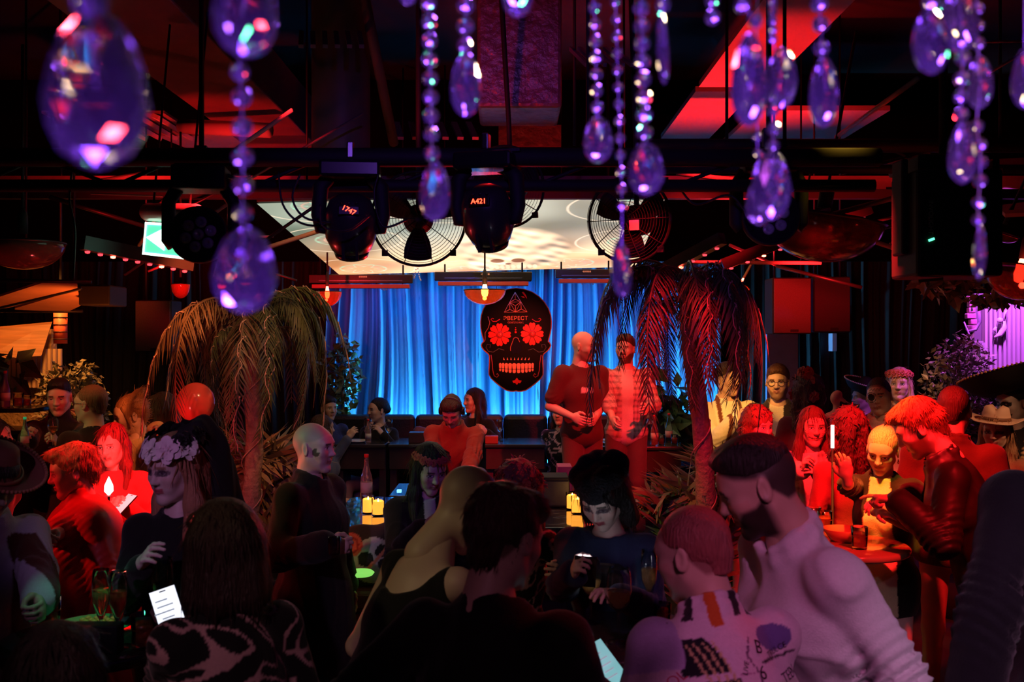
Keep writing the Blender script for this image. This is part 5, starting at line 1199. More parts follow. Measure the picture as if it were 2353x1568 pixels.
def areca(loc, n, k, label, seed, m=AREC, tiltr=(.1, 1.0)):
    r = thing('areca_palm', label, 'plant', loc, 0); rr = random.Random(seed)
    B().lathe([(0, 0), (.13, 0), (.16, .28), (.165, .3), (.14, .3), (.13, .26), (0, .26)], 20).obj('pot', BLK, r)
    vs = [frond_me(seed * 7 + v, .34 * k, .75 * k, .18 * k, 16, .26 * k, .026 * k, m, .05, 1.1)[0] for v in range(4)]
    for i in range(n): link('frond', vs[i % 4], r, None, (0, 0, .28), (rr.uniform(-.15, .15), -rr.uniform(*tiltr) * .5, i * 2.399 + rr.uniform(-.3, .3)))
areca(Vector((P(615, 0, 6.35).x, 6.35, .25)), 16, 1.15, 'feathery areca palm lit orange below the left palm', 3)
areca(Vector((P(1600, 0, 5.95).x, 5.95, 0)), 14, 1.25, 'feathery areca palm lit red around the right palm trunk', 6)
areca(Vector((P(1690, 0, 6.7).x, 6.7, 0)), 14, 1.35, 'feathery areca palm glowing orange behind the curly haired woman', 8)
def shrub(loc, rad, n, ls, m, label, seed, trunk=True, cat='plant', top_only=False):
    r = thing('leafy_shrub', label, cat, loc); rr = random.Random(seed); b = B(); rx, ry, rz, zc = rad
    for i in range(n):
        a = rr.uniform(0, 6.28); u = rr.uniform(-1, 1); q = rr.random() ** .4; p = Vector((rx * q * math.sqrt(1 - u * u) * math.cos(a), ry * q * math.sqrt(1 - u * u) * math.sin(a), zc + rz * q * u))
        d = Vector((rr.gauss(0, 1), rr.gauss(0, 1), rr.gauss(-.2, .7))).normalized(); s_ = d.orthogonal().normalized(); s_ = (Matrix.Rotation(rr.uniform(0, 6.28), 3, d) @ s_); L_ = ls * rr.uniform(.7, 1.3); w_ = L_ * .28; nn = d.cross(s_) * L_ * .08
        b.add([p, p + d * L_ * .4 + s_ * w_ + nn, p + d * L_, p + d * L_ * .4 - s_ * w_ + nn, p + d * L_ * .45], [(0, 1, 4), (1, 2, 4), (2, 3, 4), (3, 0, 4)])
    o = b.obj('foliage', m, r); o['kind'] = 'stuff'
    if trunk:
        t_ = B().tube([(0, 0, .2), (.02, 0, zc * .6), (0, .02, zc + rz * .5)], .018, 7)
        t_.obj('stem', BARK, r); B().lathe([(0, 0), (.13, 0), (.17, .28), (.15, .28), (0, .25)], 18).obj('pot', BLK, r)
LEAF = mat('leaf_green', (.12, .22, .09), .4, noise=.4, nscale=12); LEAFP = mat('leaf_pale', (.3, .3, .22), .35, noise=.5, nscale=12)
shrub(Vector((P(785, 0, 10.35).x, 10.35, .35)), (.2, .16, .42, 1.35), 420, .09, LEAF, 'slim leafy shrub lit cyan at the left end of the blue curtain', 4)
shrub(Vector((P(1545, 0, 9.7).x, 9.7, .35)), (.17, .12, .4, .95), 120, .2, LEAF, 'broad leaved green plant behind the bottles on the right table', 6)
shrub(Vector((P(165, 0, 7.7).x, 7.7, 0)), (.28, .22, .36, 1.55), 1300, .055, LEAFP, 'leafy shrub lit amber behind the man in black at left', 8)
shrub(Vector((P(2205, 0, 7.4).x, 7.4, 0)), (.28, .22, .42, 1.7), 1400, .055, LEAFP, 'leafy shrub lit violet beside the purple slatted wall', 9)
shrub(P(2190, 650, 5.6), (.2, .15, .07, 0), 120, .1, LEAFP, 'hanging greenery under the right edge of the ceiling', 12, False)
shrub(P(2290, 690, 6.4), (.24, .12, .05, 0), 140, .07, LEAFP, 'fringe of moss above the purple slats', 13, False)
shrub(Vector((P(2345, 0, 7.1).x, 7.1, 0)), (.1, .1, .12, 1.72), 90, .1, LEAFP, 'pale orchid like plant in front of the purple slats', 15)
# ------------------------------------------------------------------ left bar corner
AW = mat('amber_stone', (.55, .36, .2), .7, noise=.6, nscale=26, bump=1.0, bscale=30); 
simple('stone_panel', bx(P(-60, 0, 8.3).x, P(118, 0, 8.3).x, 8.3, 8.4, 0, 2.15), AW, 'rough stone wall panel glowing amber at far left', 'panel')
sr = thing('wall_slats', 'pale vertical slats on the amber wall at far left', 'slatted panel', P(60, 880, 8.22)); SLM = mat('slat_cream', (.8, .6, .45), .6)
for i in range(11): B().box((-.14 + i * .042, 0, .12), (.024, .03, .32)).obj('slat', SLM, sr)
awY = lambda y: 6.2 + (y - 645) * .0125
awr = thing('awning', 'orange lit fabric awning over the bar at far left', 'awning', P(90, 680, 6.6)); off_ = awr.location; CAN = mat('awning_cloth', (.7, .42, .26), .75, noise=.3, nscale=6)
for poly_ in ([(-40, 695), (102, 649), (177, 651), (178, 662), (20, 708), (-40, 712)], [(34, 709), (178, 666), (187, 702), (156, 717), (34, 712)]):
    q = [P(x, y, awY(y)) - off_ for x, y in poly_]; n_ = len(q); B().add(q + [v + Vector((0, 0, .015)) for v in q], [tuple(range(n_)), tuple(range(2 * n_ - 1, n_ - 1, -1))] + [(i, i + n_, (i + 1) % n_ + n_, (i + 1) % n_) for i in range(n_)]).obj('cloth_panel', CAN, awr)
for a_, b_ in (((-40, 716), (185, 663)), ((-40, 644), (210, 648)), ((0, 715), (190, 716))): B().tube([P(*a_, awY(a_[1])) - off_, P(*b_, awY(b_[1])) - off_], .012, 6).obj('rail', STEEL, awr)
for x in (60, 170): B().tube([P(x, 646, awY(646)) - off_, Vector((P(x, 646, 6.2).x, 6.2, 4.68)) - off_], .008, 6).obj('hanger', STEEL, awr)
cp = thing('ribbed_pipe', 'ribbed vertical pipe coloured as if lit red below the awning', 'pipe', P(139, 790, 7.6)); B().tube([(0, 0, 0), (0, 0, .24)], .05, 14).obj('pipe', mat('pipe_lit_red', (.6, .14, .08), .5), cp)  # red light put into the pipe's base colour
for i in range(4): B().lathe([(.052, 0), (.055, .004), (.052, .008)], 16, Matrix.Translation((0, 0, .03 + i * .055))).obj('rib', STEEL, cp)
B().tube([(0, 0, .22), (0, 0, 4.68 - cp.location.z)], .012, 6).obj('hanger', STEEL, cp)
lp = B().add([P(-40, 760, 7.9), P(118, 745, 8.1), P(95, 818, 8.0), P(-40, 828, 7.8)] + [p + Vector((0, .02, .02)) for p in (P(-40, 760, 7.9), P(118, 745, 8.1), P(95, 818, 8.0), P(-40, 828, 7.8))], [(0, 1, 2, 3), (7, 6, 5, 4), (0, 4, 5, 1), (1, 5, 6, 2), (2, 6, 7, 3), (3, 7, 4, 0)])
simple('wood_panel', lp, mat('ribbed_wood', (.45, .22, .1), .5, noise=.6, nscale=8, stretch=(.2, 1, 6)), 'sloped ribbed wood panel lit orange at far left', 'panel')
bar = thing('bar_shelf', 'black bar shelf stacked at the far left edge', 'shelf', P(20, 960, 7.0)); B().box((0, 0, .06), (.5, .35, .03)).obj('shelf_board', GLS, bar, .004); B().box((0, 0, -.09), (.5, .35, .03)).obj('shelf_board', GLS, bar, .004); B().box((-.05, .1, -.55), (.45, .2, .9)).obj('shelf_body', BLK, bar)
bz = bar.location.z + .076
bottle(tb(12, 6.95, bz), .25, 'purple bottle on the black bar shelf at far left', mat('glass_violet', (.4, .25, .6), .1, trans=.6, ior=1.3)); glass(tb(42, 6.95, bz), 'tumbler', 'red tumbler on the black bar shelf', LIQ)
glass(tb(62, 7.0, bz), 'tumbler', 'second red tumbler at the end of bar shelf', LIQ, .8)
shrub(Vector((tb(28, 7.05, bz).x, 7.05, bz)), (.12, .06, .1, .3), 14, .2, mat('leaf_dark', (.03, .04, .02), .5), 'dark broad leaves standing on the bar shelf', 17, False)
bl = thing('balloon', 'round pink red balloon tied with a string at left', 'balloon', P(450, 925, 5.75)); s = SDF(.008); s.ell((0, 0, .0), (.107, .107, .115), k=.02); s.cap((0, 0, -.04), (0, 0, -.118), .07, .016, k=.04); V, Q = s.build()
link('balloon_skin', mesh_np('balloon_skin', V, Q, mat('balloon_rubber', (.9, .13, .10), .2, coat=.4)), bl); B().lathe([(.016, -.15), (.008, -.135), (.006, -.125)], 10).obj('knot', MATS['balloon_rubber'], bl); B().tube([(0, 0, -.145), (.01, 0, -.3), (-.02, .01, -.5), (.01, 0, -.8)], .0018, 5).obj('string', SG, bl)
# ------------------------------------------------------------------ purple slatted wall, right
pr = thing('slatted_wall', 'purple lit slatted wall panel at the right edge', 'slatted panel', P(2310, 765, 7.8)); SLP = mat('slat_white', (.75, .72, .78), .5)
B().box((.15, .05, 0), (.75, .03, .62)).obj('backing', mat('slat_back', (.2, .18, .22), .7), pr)
for i in range(18): B().box((-.16 + i * .036, 0, 0), (.02, .05, .6)).obj('slat', SLP, pr)
ch = thing('pepper_emblem', 'white pepper shaped emblem mounted on the purple slats', 'emblem', P(2298, 752, 7.755)); EM = mat('emblem_white', (.9, .88, .92), .4)
B().tube([(-.045, 0, -.08), (.0, 0, -.06), (.03, 0, -.01), (.03, 0, .045)], [.006, .022, .024, .012], 10).obj('pepper', EM, ch); B().tube([(.03, 0, .05), (.036, 0, .1), (.05, 0, .13)], [.008, .007, .008], 8).obj('stalk', EM, ch); B().lathe([(0, -.025), (.02, -.015), (.024, 0), (.018, .02), (0, .025)], 12, Matrix.Translation((-.005, -.01, .05))).obj('berry', EM, ch); B().tube([(-.03, 0, .0), (-.045, 0, -.02), (-.035, 0, -.045)], [.008, .014, .006], 8).obj('leaf', EM, ch)
vs_ = thing('shelf_frame', 'white square shelf frame beside the purple slats', 'shelf', P(2245, 795, 7.6)); B().box((-.03, 0, .03), (.13, .06, .012)).obj('board', SLP, vs_); B().box((.03, 0, -.06), (.035, .06, .17)).obj('post', SLP, vs_)
simple('hose', B().tube([P(2246, 690, 7.5), P(2252, 740, 7.5), P(2242, 758, 7.5), P(2225, 762, 7.5)], .012, 8), mat('hose_violet', (.4, .3, .5), .4), 'curved violet hose beside the purple slats', 'hose')
tot = thing('carved_post', 'carved pink post behind the violet shrub', 'post', P(2232, 760, 7.6)); 
for i in range(6): B().box((.01 * math.sin(i * 2), 0, .02 + i * .045), (.07 - .02 * (i % 2), .05, .04)).obj('block', mat('post_pink', (.7, .3, .5), .5), tot, .006)
simple('straw_hat_ornament', B().tube([P(2215, 740, 7.45), P(2240, 800, 7.45), P(2200, 860, 7.45)], .006, 6), MATS['hose_violet'], 'thin bent violet stem in the leafy shrub', 'stem')
# small trumpet-playing bust on a high shelf in the crowd
bt = thing('bust_statue', 'small bust figurine blowing a horn between the crowd', 'statue', P(1922, 957, 6.9)); s = SDF(.006); s.ell((0, 0, .0), (.085, .05, .035), k=.02); s.cap((0, 0, .02), (0, 0, .09), .022, k=.03); s.ell((-.01, 0, .125), (.032, .035, .042), k=.015); s.sph((.01, 0, .15), .03, k=.02); s.cap((.03, -.02, .12), (.05, -.02, .105), .012, k=.02); V, Q = s.build()
link('figure', mesh_np('figure', V, Q, mat('plaster_red', (.65, .35, .28), .5)), bt); B().tube([(.04, -.02, .11), (.1, -.02, .085), (.125, -.02, .075), (.14, -.02, .065)], [.004, .005, .012, .026], 10).obj('horn', CHROME, bt); B().lathe([(.05, -1.38), (.05, -1.36), (.02, -1.35), (.02, -.03), (.07, -.02), (.07, 0)], 16).obj('pedestal', BLK, bt)
# ------------------------------------------------------------------ high tables in the crowd
def high_table(px, py, z, R, label, m):
    c = onto(px, py, z); r = thing('bar_table', label, 'table', (c.x, c.y, 0), 0, 'round high tables'); B().lathe([(0, z - .035), (R - .01, z - .035), (R, z - .025), (R, z - .008), (R - .01, z), (0, z)], 40).obj('table_top', m, r); B().lathe([(.28, 0), (.28, .02), (.05, .04), (.04, z - .035)], 24).obj('pedestal', BLK, r); return c
LAC = mat('table_lacquer', (.05, .03, .03), .12, coat=.6)
BZ = 1.08
high_table(1945, 1250, BZ, .29, 'round high table with glasses between the leaning man and blonde woman', mat('table_orange', (.5, .2, .1), .2, coat=.6))
high_table(215, 1465, BZ, .3, 'round high table with green plate at lower left', LAC); high_table(1425, 1452, BZ, .3, 'round high table with wine glasses at bottom centre', LAC)

# ------------------------------------------------------------------ the crowd
BK = (.010, .009, .010); PALE = (.72, .52, .44)
def pt_open(inner, w0=.035, w1=.10):
    def f(U, V, C):
        x, y, z = U.T; m = (y > 0.02) & (np.abs(x) < w0 + (w1 - w0) * np.clip((.5 - z) / .5, 0, 1)); C[m] = inner; return C
    return f
def pt_plaid(U, V, C):
    x, y, z = U.T; a = (np.sin(z * 120) > .3) * .45 + (np.sin(x * 130 + y * 130) > .3) * .35; C[:] = np.array((.62, .4, .38)) * (1 - .8 * a)[:, None] + .02
    m = (y > .03) & (np.abs(x) < .05); C[m] = (.7, .6, .58); return C
def pt_susp(U, V, C):
    x, y, z = U.T; m = (np.abs(np.abs(x) - .085) < .013) & (z > .02); C[m] = (.15, .04, .02); return C
def pt_swirl(U, V, C):
    x, y, z = V.T; q = np.sin(38 * x + 2.6 * np.sin(27 * z + 2 * np.sin(19 * y + 11 * x)) + 12 * y) + .55 * np.sin(47 * z + 3 * np.sin(23 * x + 9 * y)); C[:] = (.012, .01, .012); C[np.abs(q - .55) < .32] = (.62, .36, .40); return C
def pt_graf(U, V, C):
    x, y, z = U.T; z = .54 - (.54 - z) * 1.75; C[:] = (.62, .5, .6); bk = y < .02
    C[bk & (x < -.015 - (z - .2) * .25) & (x > -.15 - (z - .3) * .1) & (z > .30) & (z < .46)] = (.01, .01, .015)
    C[bk & (x < -.02) & (x > -.13) & (z > .02) & (z < .27)] = (.01, .01, .015)
    for k in range(4): C[bk & (x < -.02) & (x > -.13) & (np.abs(x + .04 + .02 * k + (z - .3) * .2) < .003) & (z > .1) & (z < .44)] = (.5, .38, .2)
    C[bk & (np.sqrt((x - .13) ** 2 + (z - .43) ** 2) < .06)] = (.13, .1, .3); C[bk & (x > .10) & (z < .24) & (z > .05)] = (.5, .48, .46)
    C[(x < -.14) & (z > .34)] = (.42, .34, .58)
    ln_ = np.abs(x - .03 - .012 * np.sin(z * 30)) < .0035; C[bk & ln_ & (z < .44)] = (.12, .05, .12)
    C[bk & (np.abs(z - .335 - .25 * (x - .1)) < .006) & (x > .06) & (x < .2)] = (.03, .02, .03)
    C[bk & (np.abs(z - .285) < .003) & (x > -.02) & (x < .06)] = (.4, .2, .35)
    C[(z > .54) & (np.sin(np.arctan2(y, x) * 9) > .3)] = (.02, .015, .02); C[bk & (z > .50) & (x > -.05) & (x < -.02)] = (.5, .1, .02)
    return C
# --- on stage and at the back tables
p = person('person', 'bald man in dark T-shirt with chest print standing on stage', (1342, 797), 8.35, 30, hface=62, pitch=6, floor=.35, hh=.005, hb=.013, hc=.011, beard=(.3, .14, .1), skin=(.66, .42, .34), fat=1.05,
       top=dict(col=(.09, .02, .02), sleeve=.36, g=.024, hem=-.12, pat=lambda U, V, C: (C.__setitem__((U[:, 1] > .05) & (np.abs(U[:, 0] - .03) < .05) & (np.abs(U[:, 2] - .36) < .022), (.6, .55, .5)), C)[1]), bottom=dict(col=(.12, .06, .05)), R=dict(t=('px', 1315, 958, 8.1), pose='relax'), L=dict(t=('px', 1368, 960, 8.2)), seed=2)
person('person', 'man in plaid shirt standing on stage behind right palm fronds', (1437, 803), 8.6, 5, hface=-15, floor=.35, hb=.014, hc=.011, beard=(.12, .05, .03), skin=(.66, .42, .34), hair='short', hcol=(.1, .05, .03),
       top=dict(col=PALE, sleeve=.75, g=.022, hem=-.14, pat=pt_plaid), bottom=dict(col=(.13, .07, .06)), R=dict(t=('px', 1408, 965, 8.2)), L=dict(t=('px', 1490, 940, 8.25)), seed=3)
p = person('person', 'DJ in loose red shirt with headphones looking down at decks', (1038, 946), 7.75, -8, hface=-12, pitch=38, lean=10, hh=.005, hb=.014, hc=.010, skin=(.66, .44, .36), hair='short', hcol=(.05, .025, .015), scale=.95, zoff=0,
       top=dict(col=(.30, .05, .03), g=.03, hem=-.12, neck='collar', fold=.012, flare=.02), bottom=dict(), L=dict(t=('px', 1075, 1085, 7.35), pose='pinch', palm=(0, 0, -1)), R=dict(t=('px', 1002, 1090, 7.4), pose='pinch', palm=(0, 0, -1)), seed=4)
hp_ = B(); hp_.tube([(.088 * math.cos(a), -.01, .02 + .118 * math.sin(a)) for a in [k * math.pi / 14 for k in range(15)]], .010, 8); hb_ = head_obj(p, 'headphones', hp_.me('headphones'), mat('headphone_grey', (.08, .07, .08), .3))
for q in (-1, 1): B().lathe([(0, -.014), (.03, -.014), (.036, 0), (.03, .016), (0, .018)], 18, Matrix.Translation((q * .09, -.008, .0)) @ Matrix.Rotation(q * math.pi / 2, 4, 'Y')).obj('ear_cup', GLS, hb_)
person('person', 'woman in black turning left, seated on sofa behind left table', (868, 944), 9.75, -30, hface=-62, sit=True, scale=.95, fem=True, hair='slick', hcol=(.015, .01, .01), top=dict(col=BK, g=.02), bottom=dict(), R=dict(t=('px', 842, 995, 9.5)), L=dict(t=('px', 880, 1000, 9.5)), seed=5)
person('person', 'woman with long dark hair in low black top before curtain', (1088, 922), 9.85, -25, hface=-60, sit=True, scale=.97, fem=True, hair='long', hcol=(.02, .012, .012), skin=(.62, .40, .33), top=dict(col=BK, neck='v'), bottom=dict(), seed=6, L=dict(t=('px', 1118, 995, 9.5)))
person('person', 'man half hidden behind left palm at far table', (754, 940), 9.9, 30, sit=True, scale=.95, hair='short', top=dict(col=(.05, .05, .1)), bottom=dict(), seed=7)
person('person', 'woman with long brown hair in blue seated beside left palm', (742, 985), 9.0, 60, hface=110, sit=True, scale=.95, fem=True, hair='long', hcol=(.06, .03, .02), top=dict(col=(.08, .1, .2)), bottom=dict(), R=dict(t=('px', 800, 1008, 9.1), pose='relax'), seed=8)
person('person', 'seated guest in patterned top behind the bald man', (1288, 950), 9.75, -20, sit=True, scale=.95, fem=True, hair='bob', hcol=(.02, .012, .01), top=dict(col=(.05, .025, .03), pat=pt_swirl), bottom=dict(), seed=9)
person('person', 'dark seated guest behind the plaid shirt man', (1497, 935), 9.75, -40, sit=True, scale=.95, hair='short', top=dict(col=BK), bottom=dict(), seed=10)
# --- right crowd
person('person', 'man in white shirt and suspenders behind right palm fronds', (1673, 873), 8.0, 20, hface=40, hb=.014, hc=.011, hair='short', hcol=(.1, .05, .03), top=dict(col=(.8, .72, .6), g=.026, neck='collar', fold=.006, pat=pt_susp), bottom=dict(), R=dict(t=('px', 1690, 965, 7.7), pose='pinch'), seed=11)
p = person('person', 'smiling man with spectacles and white tee under dark open shirt', (1787, 879), 7.7, -8, hface=-5, pitch=4, hh=.005, hb=.015, hc=.010, hair='short', hcol=(.12, .05, .02), beard=(.35, .2, .13), skin=(.7, .46, .34), smile=1, fat=1.08, top=dict(col=(.03, .02, .025), g=.03, hem=-.14, pat=pt_open((.85, .74, .58), .05, .10)), bottom=dict(), seed=12); specs(p, mat('spec_rim', (.02, .02, .02), .3))
ROSE = mat('rose_red', (.5, .04, .03), .6, noise=.3); ROSD = mat('rose_dark', (.22, .02, .02), .6, noise=.3)
p = person('person', 'woman seen from behind wearing tall red rose headdress', (1862, 903), 7.2, 170, hface=150, fem=True, hair='curlylong', hcol=(.05, .02, .015), top=dict(col=(.12, .02, .03), cape=False), bottom=dict(kind='skirt', length=.9, name='skirt', col=(.1, .02, .02)), seed=13)
for i in range(9): 
    f = head_obj(p, 'flower', flower_me('rose', ROSE if i % 3 else ROSD), None, (.055 * math.sin(i * 2.4) * (1 + .1 * i % 1), -.11 + .02 * (i % 3), .15 - .028 * i + .03 * (i % 2)), (1.3, 0, i * 1.1)); f.scale = (.045,) * 3
p = person('person', 'person in small tilted sombrero in the dark background', (1982, 915), 9.3, -30, hface=-60, hair='short', top=dict(col=BK), bottom=dict(), skin=(.5, .35, .35), seed=14)
sombrero(p, mat('felt_black', (.015, .012, .014), .8), mat('trim_white', (.8, .75, .8), .5), .21, .09, .15, rot=(.15, -.25, 0))
person('person', 'man in pink shirt with black eye socket paint', (2020, 912), 6.9, -5, hface=-12, pitch=4, roll=6, hh=.005, hb=.014, hc=.011, hair='crop', hcol=(.02, .012, .01), paint='half', skin=(.64, .40, .31), smile=1, top=dict(col=(.75, .38, .36), g=.02, neck='collar'), bottom=dict(), seed=15)
p = person('person', 'fair haired woman with orange flower crown at back right', (2066, 884), 8.0, 0, hface=-5, hh=.005, fem=True, hair='long', hcol=(.6, .42, .25), skin=(.72, .5, .4), top=dict(col=(.2, .1, .08), neck='v'), bottom=dict(), seed=16); flower_crown(p, mat('blossom_orange', (.7, .16, .1), .6, noise=.3), 11, .036, .07)
p = person('person', 'person with skull make up in huge black sombrero at right edge', (2328, 925), 6.4, -25, hface=-45, pitch=10, hh=.005, hair='short', hcol=BK, paint='skull', skin=(.6, .42, .36), top=dict(col=(.02, .015, .015), pat=lambda U, V, C: (C.__setitem__((np.abs(np.abs(U[:, 0]) - .1) < .012) & (np.sin(U[:, 2] * 190) > 0), (.8, .5, .25)), C)[1]), bottom=dict(), seed=17)
sombrero(p, mat('felt_black2', (.012, .010, .012), .75), mat('trim_gold', (.75, .4, .2), .4), .30, .13, .16, loc=(0, -.01, .07), rot=(.05, .30, 0))
p = person('person', 'long haired woman in pale cowboy hat at right', (2288, 990), 5.9, -12, hface=-8, pitch=8, hh=.005, fem=True, hair='wavy', hcol=(.4, .2, .1), paint='eyes', smile=1, skin=(.64, .4, .3), top=dict(col=(.3, .14, .08)), bottom=dict(), seed=18)
hat = B().lathe([(0, .098), (.045, .1), (.072, .088), (.082, .05), (.09, .006), (.12, -.004), (.17, .006), (.172, .001), (.12, -.010), (.088, -.004), (.08, .0), (0, .01)], 36); HATM = mat('felt_tan', (.62, .42, .3), .7)
hm = hat.me('cowboy_hat')
for v in hm.vertices: v.co.z += .9 * max(0, abs(v.co.x) - .1) ** 1.3 - (.03 * max(0, 1 - abs(v.co.x) / .03) if v.co.z > .08 else 0)
h_ = head_obj(p, 'cowboy_hat', hm, HATM, (0, -.008, .062), (.08, -.08, 0)); B().lathe([(.0905, .008), (.0865, .03), (.085, .03)], 30).obj('hat_band', mat('hat_band', (.2, .09, .05), .6), h_)
person('person', 'broad man in brown shirt seen from behind at right', (2192, 945), 5.3, 175, hface=172, pitch=6, hb=.014, hc=.010, hair='crop', hcol=(.07, .035, .02), skin=(.64, .4, .28), fat=1.12, top=dict(col=(.10, .045, .018), g=.028, neck='collar', fold=.006), bottom=dict(), seed=19)
person('person', 'ginger man in dark suit leaning over the high table', (2112, 985), 4.7, -85, hface=-88, pitch=32, lean=24, hh=.0048, hb=.012, hc=.009, hair='messy', hcol=(.32, .12, .05), skin=(.68, .42, .34), beard=(.4, .18, .1), top=dict(col=(.022, .008, .008), g=.028, hem=-.3, neck='collar', fold=.008, mat=M_SATIN, name='suit_jacket', flare=.02), bottom=dict(col=(.3, .05, .04)), L=dict(t=('px', 2062, 1150, 4.55), pose='point', palm=(0, 0, -1), fdir=(0, 1, .1)), R=dict(t=('px', 2045, 1170, 4.8), pose='pinch', palm=(0, 0, -1)), seed=20)
p = person('person', 'blonde woman in yellow lit blouse looking down at her hand', (2028, 1036), 5.05, -12, hface=-14, pitch=24, roll=-6, hh=.0048, hb=.011, hc=.009, fem=True, hair='slick', hcol=(.72, .56, .3), skin=(.74, .5, .4), top=dict(col=(.02, .014, .012), g=.022, hem=-.2, sleeve=.55, name='blazer', pat=pt_open((.85, .74, .4), .055, .105)), bottom=dict(), R=dict(t=('px', 1942, 1095, 4.6), pose='relax', palm=(.6, -1, .2), fdir=(.1, .2, 1), hint=(.6, .0, -1)), L=dict(t=('px', 2000, 1192, 4.55), pose='flat', palm=(0, 0, -1), fdir=(-.8, .5, 0)), seed=21)
for q in (-1, 1): head_obj(p, 'earring', B().lathe([(0, -.03), (.006, -.022), (.004, -.01), (.0015, 0), (0, .002)], 8).me('earring'), CHROME, (q * .083, -.005, -.045))
person('person', 'long haired woman with lace face paint and plaid cuffs', (1868, 982), 6.05, -10, hface=14, pitch=4, hh=.005, hb=.013, hc=.011, fem=True, hair='long', hcol=(.16, .045, .03), paint='lace', skin=(.66, .4, .33), top=dict(col=(.16, .06, .05), sleeve=.97, g=.02, pat=pt_plaid), bottom=dict(), R=dict(t=('px', 1848, 1085, 5.6), pose='hold', palm=(-1, 0, 0), fdir=(-.3, .5, 1)), L=dict(t=('px', 1880, 1090, 5.65), pose='relax'), seed=22)
person('person', 'woman with curly updo in red jacket touching her chin', (1742, 980), 6.3, 10, hface=42, pitch=8, hh=.005, hb=.014, fem=True, hair='curly', hcol=(.35, .10, .06), skin=(.7, .42, .36), top=dict(col=(.4, .12, .08), g=.024), bottom=dict(), L=dict(t=('px', 1752, 1040, 5.85), pose='point', palm=(0, -1, 0), fdir=(0, 0, 1)), seed=23)
person('person', 'dark haired woman turned away behind the blonde woman', (1948, 990), 5.5, -150, hface=-155, fem=True, hair='curlylong', hcol=(.07, .015, .012), skin=(.62, .38, .3), top=dict(col=(.35, .06, .06)), bottom=dict(), seed=24)
person('person', 'man in dark jumper cropped by the right frame edge', (2475, 935), 2.75, -150, hface=-150, lean=8, hh=.006, hb=.016, hc=.010, hair='short', top=dict(col=(.010, .008, .014), g=.026, fold=.010, name='jumper'), bottom=dict(), scale=1.1, zoff=0, fat=1.15, L=dict(t=('px', 2235, 1640, 2.6)), seed=25)
# --- foreground
person('person', 'bearded man in pale shirt bending over at front right', (1742, 1118), 2.72, -62, hface=-84, pitch=26, lean=24, hh=.0042, hb=.011, hc=.0085, hair='fade', hcol=(.018, .014, .014), scalp=(.06, .04, .035), beard=(.03, .018, .014), skin=(.56, .35, .27), fat=1.12, top=dict(col=(.66, .60, .66), g=.024, neck='collar', fold=.011, hem=-.2), bottom=dict(), R=dict(t=('px', 1690, 1480, 2.55), pose='relax'), L=dict(t=('px', 2030, 1640, 2.75)), seed=26)
gr = person('person', 'man with red lit cropped hair in graffiti print shirt', (1592, 1275), 2.55, -150, hface=-118, pitch=14, lean=20, hh=.0042, hb=.011, hc=.0065, hair='crop', hcol=(.30, .08, .08), skin=(.58, .37, .30), fat=1.15, top=dict(col=PALE, g=.03, neck='collar', fold=.004, hem=-.2, pat=pt_graf), bottom=dict(), R=dict(t=('px', 1620, 1580, 2.9)), L=dict(t=('px', 1480, 1560, 2.7)), seed=27)
p = person('person', 'woman in fluffy black hat reading her phone', (1385, 1142), 3.65, -12, hface=-22, pitch=34, hh=.0042, hb=.011, hc=.009, fem=True, hair='bob', hcol=(.015, .01, .012), paint='eyes', skin=(.72, .52, .46), top=dict(col=(.02, .03, .09), g=.024, neck='wide'), bottom=dict(), R=dict(t=('px', 1322, 1318, 3.3), pose='hold', palm=(-1, .2, .2), fdir=(-.2, .7, .6)), L=dict(t=('px', 1420, 1370, 3.3), pose='relax', palm=(0, 0, -1)), seed=28)
s = SDF(.009)
for i in range(26): a = i * 2.4; rr_ = .04 + .05 * rnd.random(); s.sph((rr_ * 1.05 * math.cos(a), rr_ * 1.2 * math.sin(a) - .02, .078 + .05 * rnd.random()), .035 + .015 * rnd.random(), k=.012)
V, Q = s.build(); head_obj(p, 'fluffy_hat', mesh_np('fluffy_hat', V, Q, mat('hat_fluff', (.012, .010, .018), .9, bump=1, bscale=120)), None)
p = person('person', 'woman with dark red rose crown and curly hair at centre', (1190, 1135), 3.95, -30, hface=10, pitch=26, hh=.0048, hb=.012, hc=.0095, fem=True, hair='curlylong', hcol=(.32, .10, .06), skin=(.62, .4, .33), top=dict(col=(.12, .03, .05), g=.02, pat=pt_swirl), bottom=dict(), L=dict(t=('px', 1300, 1330, 3.6)), seed=29); flower_crown(p, ROSD, 12, .036, .07, mats=[ROSD, ROSE])
person('person', 'bald woman with bare back in black tank top bending forward', (1072, 1168), 3.05, 128, hface=118, pitch=40, lean=30, hh=.0042, hb=.0075, hc=.009, fem=True, scalp=(.52, .36, .32), skin=(.62, .46, .37), fat=1.05, top=dict(col=BK, sleeve=0, neck='tank', g=.012, hem=-.2, name='tank_top'), bottom=dict(), R=dict(t=('px', 1150, 1420, 3.3)), L=dict(t=('px', 1010, 1500, 3.1)), seed=30)
person('person', 'short haired person in black seen from behind at bottom centre', (1160, 1238), 2.42, 160, hface=140, pitch=16, lean=10, hh=.0042, hb=.011, hc=.009, hair='messy', hcol=(.05, .022, .016), skin=(.6, .40, .34), top=dict(col=(.008, .007, .008), g=.026, neck='round'), bottom=dict(), R=dict(t=('px', 1370, 1600, 2.6), pose='hold'), L=dict(t=('px', 1020, 1640, 2.4)), seed=31)
